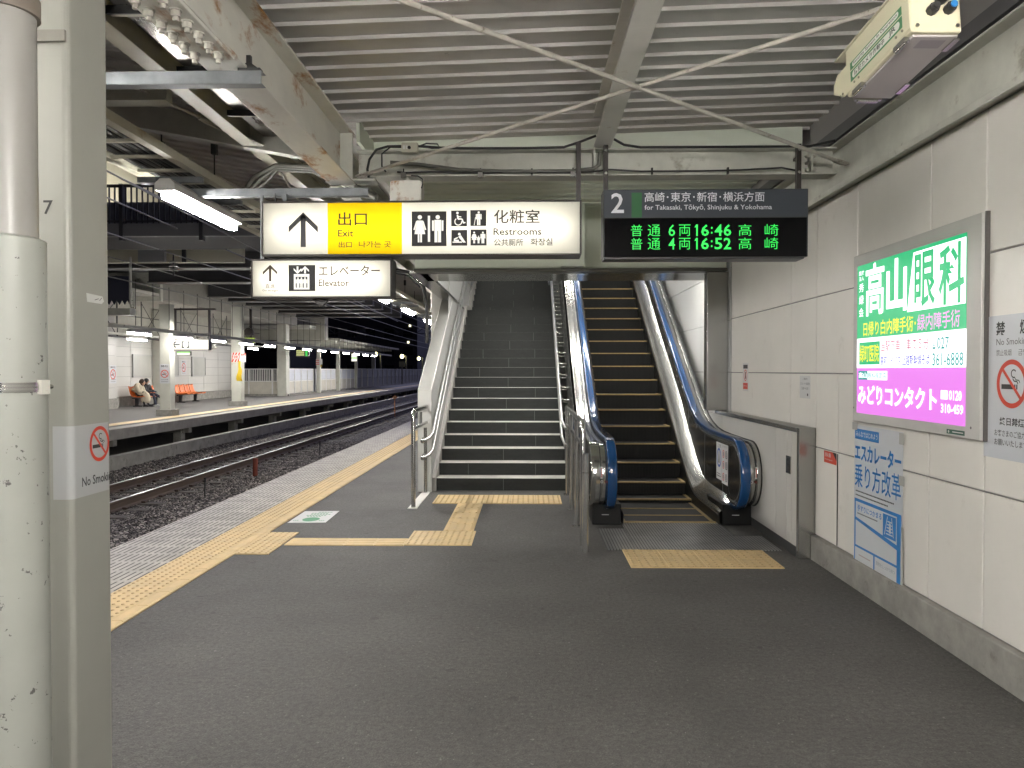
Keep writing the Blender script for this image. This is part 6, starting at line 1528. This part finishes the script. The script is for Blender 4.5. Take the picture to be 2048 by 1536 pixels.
# ================================================================== DUSK BACKGROUND
def bld(x0, x1, y0, y1, h, col, label, wins):
    t = thing('city_building', label, 'building', ((x0 + x1) / 2, y0, 0))
    m = MB(); m.box(x0, x1, y0, y1, -1.3, h, mat('bld' + str(col), col, .8, var=.1)); m.box(x0 + 1, x0 + 3, y0 + 1, y0 + 3, h, h + .9, mat('bld' + str(col), col)); m.build('block', t)
    m = MB(); W_ = mat('dark_window', (.02, .022, .03), .15); n = max(2, int((x1 - x0) / 3)); k = max(1, int(h / 3.2))
    for i in range(n):
        for j in range(k): a = x0 + (x1 - x0) * (i + .25) / n; m.box(a, a + (x1 - x0) / n * .5, y0 - .04, y0 + .1, 1 + 3.1 * j, 2.4 + 3.1 * j, W_)
    m.build('windows', t)
    if wins:
        m = MB()
        for (x, z) in wins: m.box(x, x + .35, y0 - .08, y0 - .045, z, z + .35, emit('lit_window', (1, .95, .6), 2.5))
        m.build('lit_window', t)
bld(-38, -18.9, 130, 150, 12.5, (.07, .075, .10), 'dark blue grey apartment block beyond the end of the station', [(-20.3, 8.9), (-20.6, 6.1)])
bld(-50, -33, 105, 120, 13, (.04, .042, .05), 'almost black block behind the distant far canopy', [])
bld(-20, 2, 150, 165, 5.6, (.05, .05, .06), 'low dark buildings against the dusk sky beyond the track', [(-19, 2.2)])
bld(-60, 40, 190, 200, 3.6, (.045, .045, .055), 'long low dark roofline at the horizon', [])
m = MB()
TR = mat('gantry_steel', (.03, .03, .034), .6)
for z in (6.05, 6.75): m.beam((-30, 95, z), (-4, 95, z), .08, .08, TR)
for k in range(26): m.beam((-30 + k, 95, 6.05 + .7 * (k % 2)), (-29 + k, 95, 6.75 - .7 * (k % 2)), .06, .06, TR)
for x in (-30, -4): m.beam((x, 95, 0), (x, 95, 7), .25, .25, TR)
for z in (4.2, 5.0): m.beam((-12.2, 95, z), (-10.6, 95, z), .06, .06, TR)
for x in (-12.2, -10.9): m.beam((x, 95, 4.0), (x, 95, 6.05), .06, .06, TR)
tag(m.build('catenary_gantry'), 'dark lattice catenary gantry against the dusk sky', 'gantry')
for x, y, z, r, lb_ in ((-16.0, 80, 3.2, .22, 'yellowish round lamp just past the far canopy tip'), (-16.2, 98, 3.3, .24, 'yellowish round lamp in the middle of the dark end'), (-15.2, 106, 3.15, .22, 'round street lamp on a pale post nearest the stairs')):
    t = thing('street_lamp', lb_, 'street lamp', (x, y, 0)); m = MB(); m.sphere((x, y, z), r, emit('street_lamp_glow', (1, .92, .45), 14), 12); m.build('globe', t)
    m = MB(); m.cyl((x + .5, y + .3, 0), (x + .5, y + .3, z + .1), .09, DF, 8); m.beam((x + .5, y + .3, z + .1), (x, y, z + r), .06, .06, DF); m.build('post', t)
m = MB(); m.cyl((-13.9, 84, 0), (-13.9, 84, 2.1), .06, DF, 8); m.box(-14.2, -13.6, 83.9, 84, 1.9, 2.5, DF); tag(m.build('small_board'), 'small square board on a post along the dark fence', 'board')
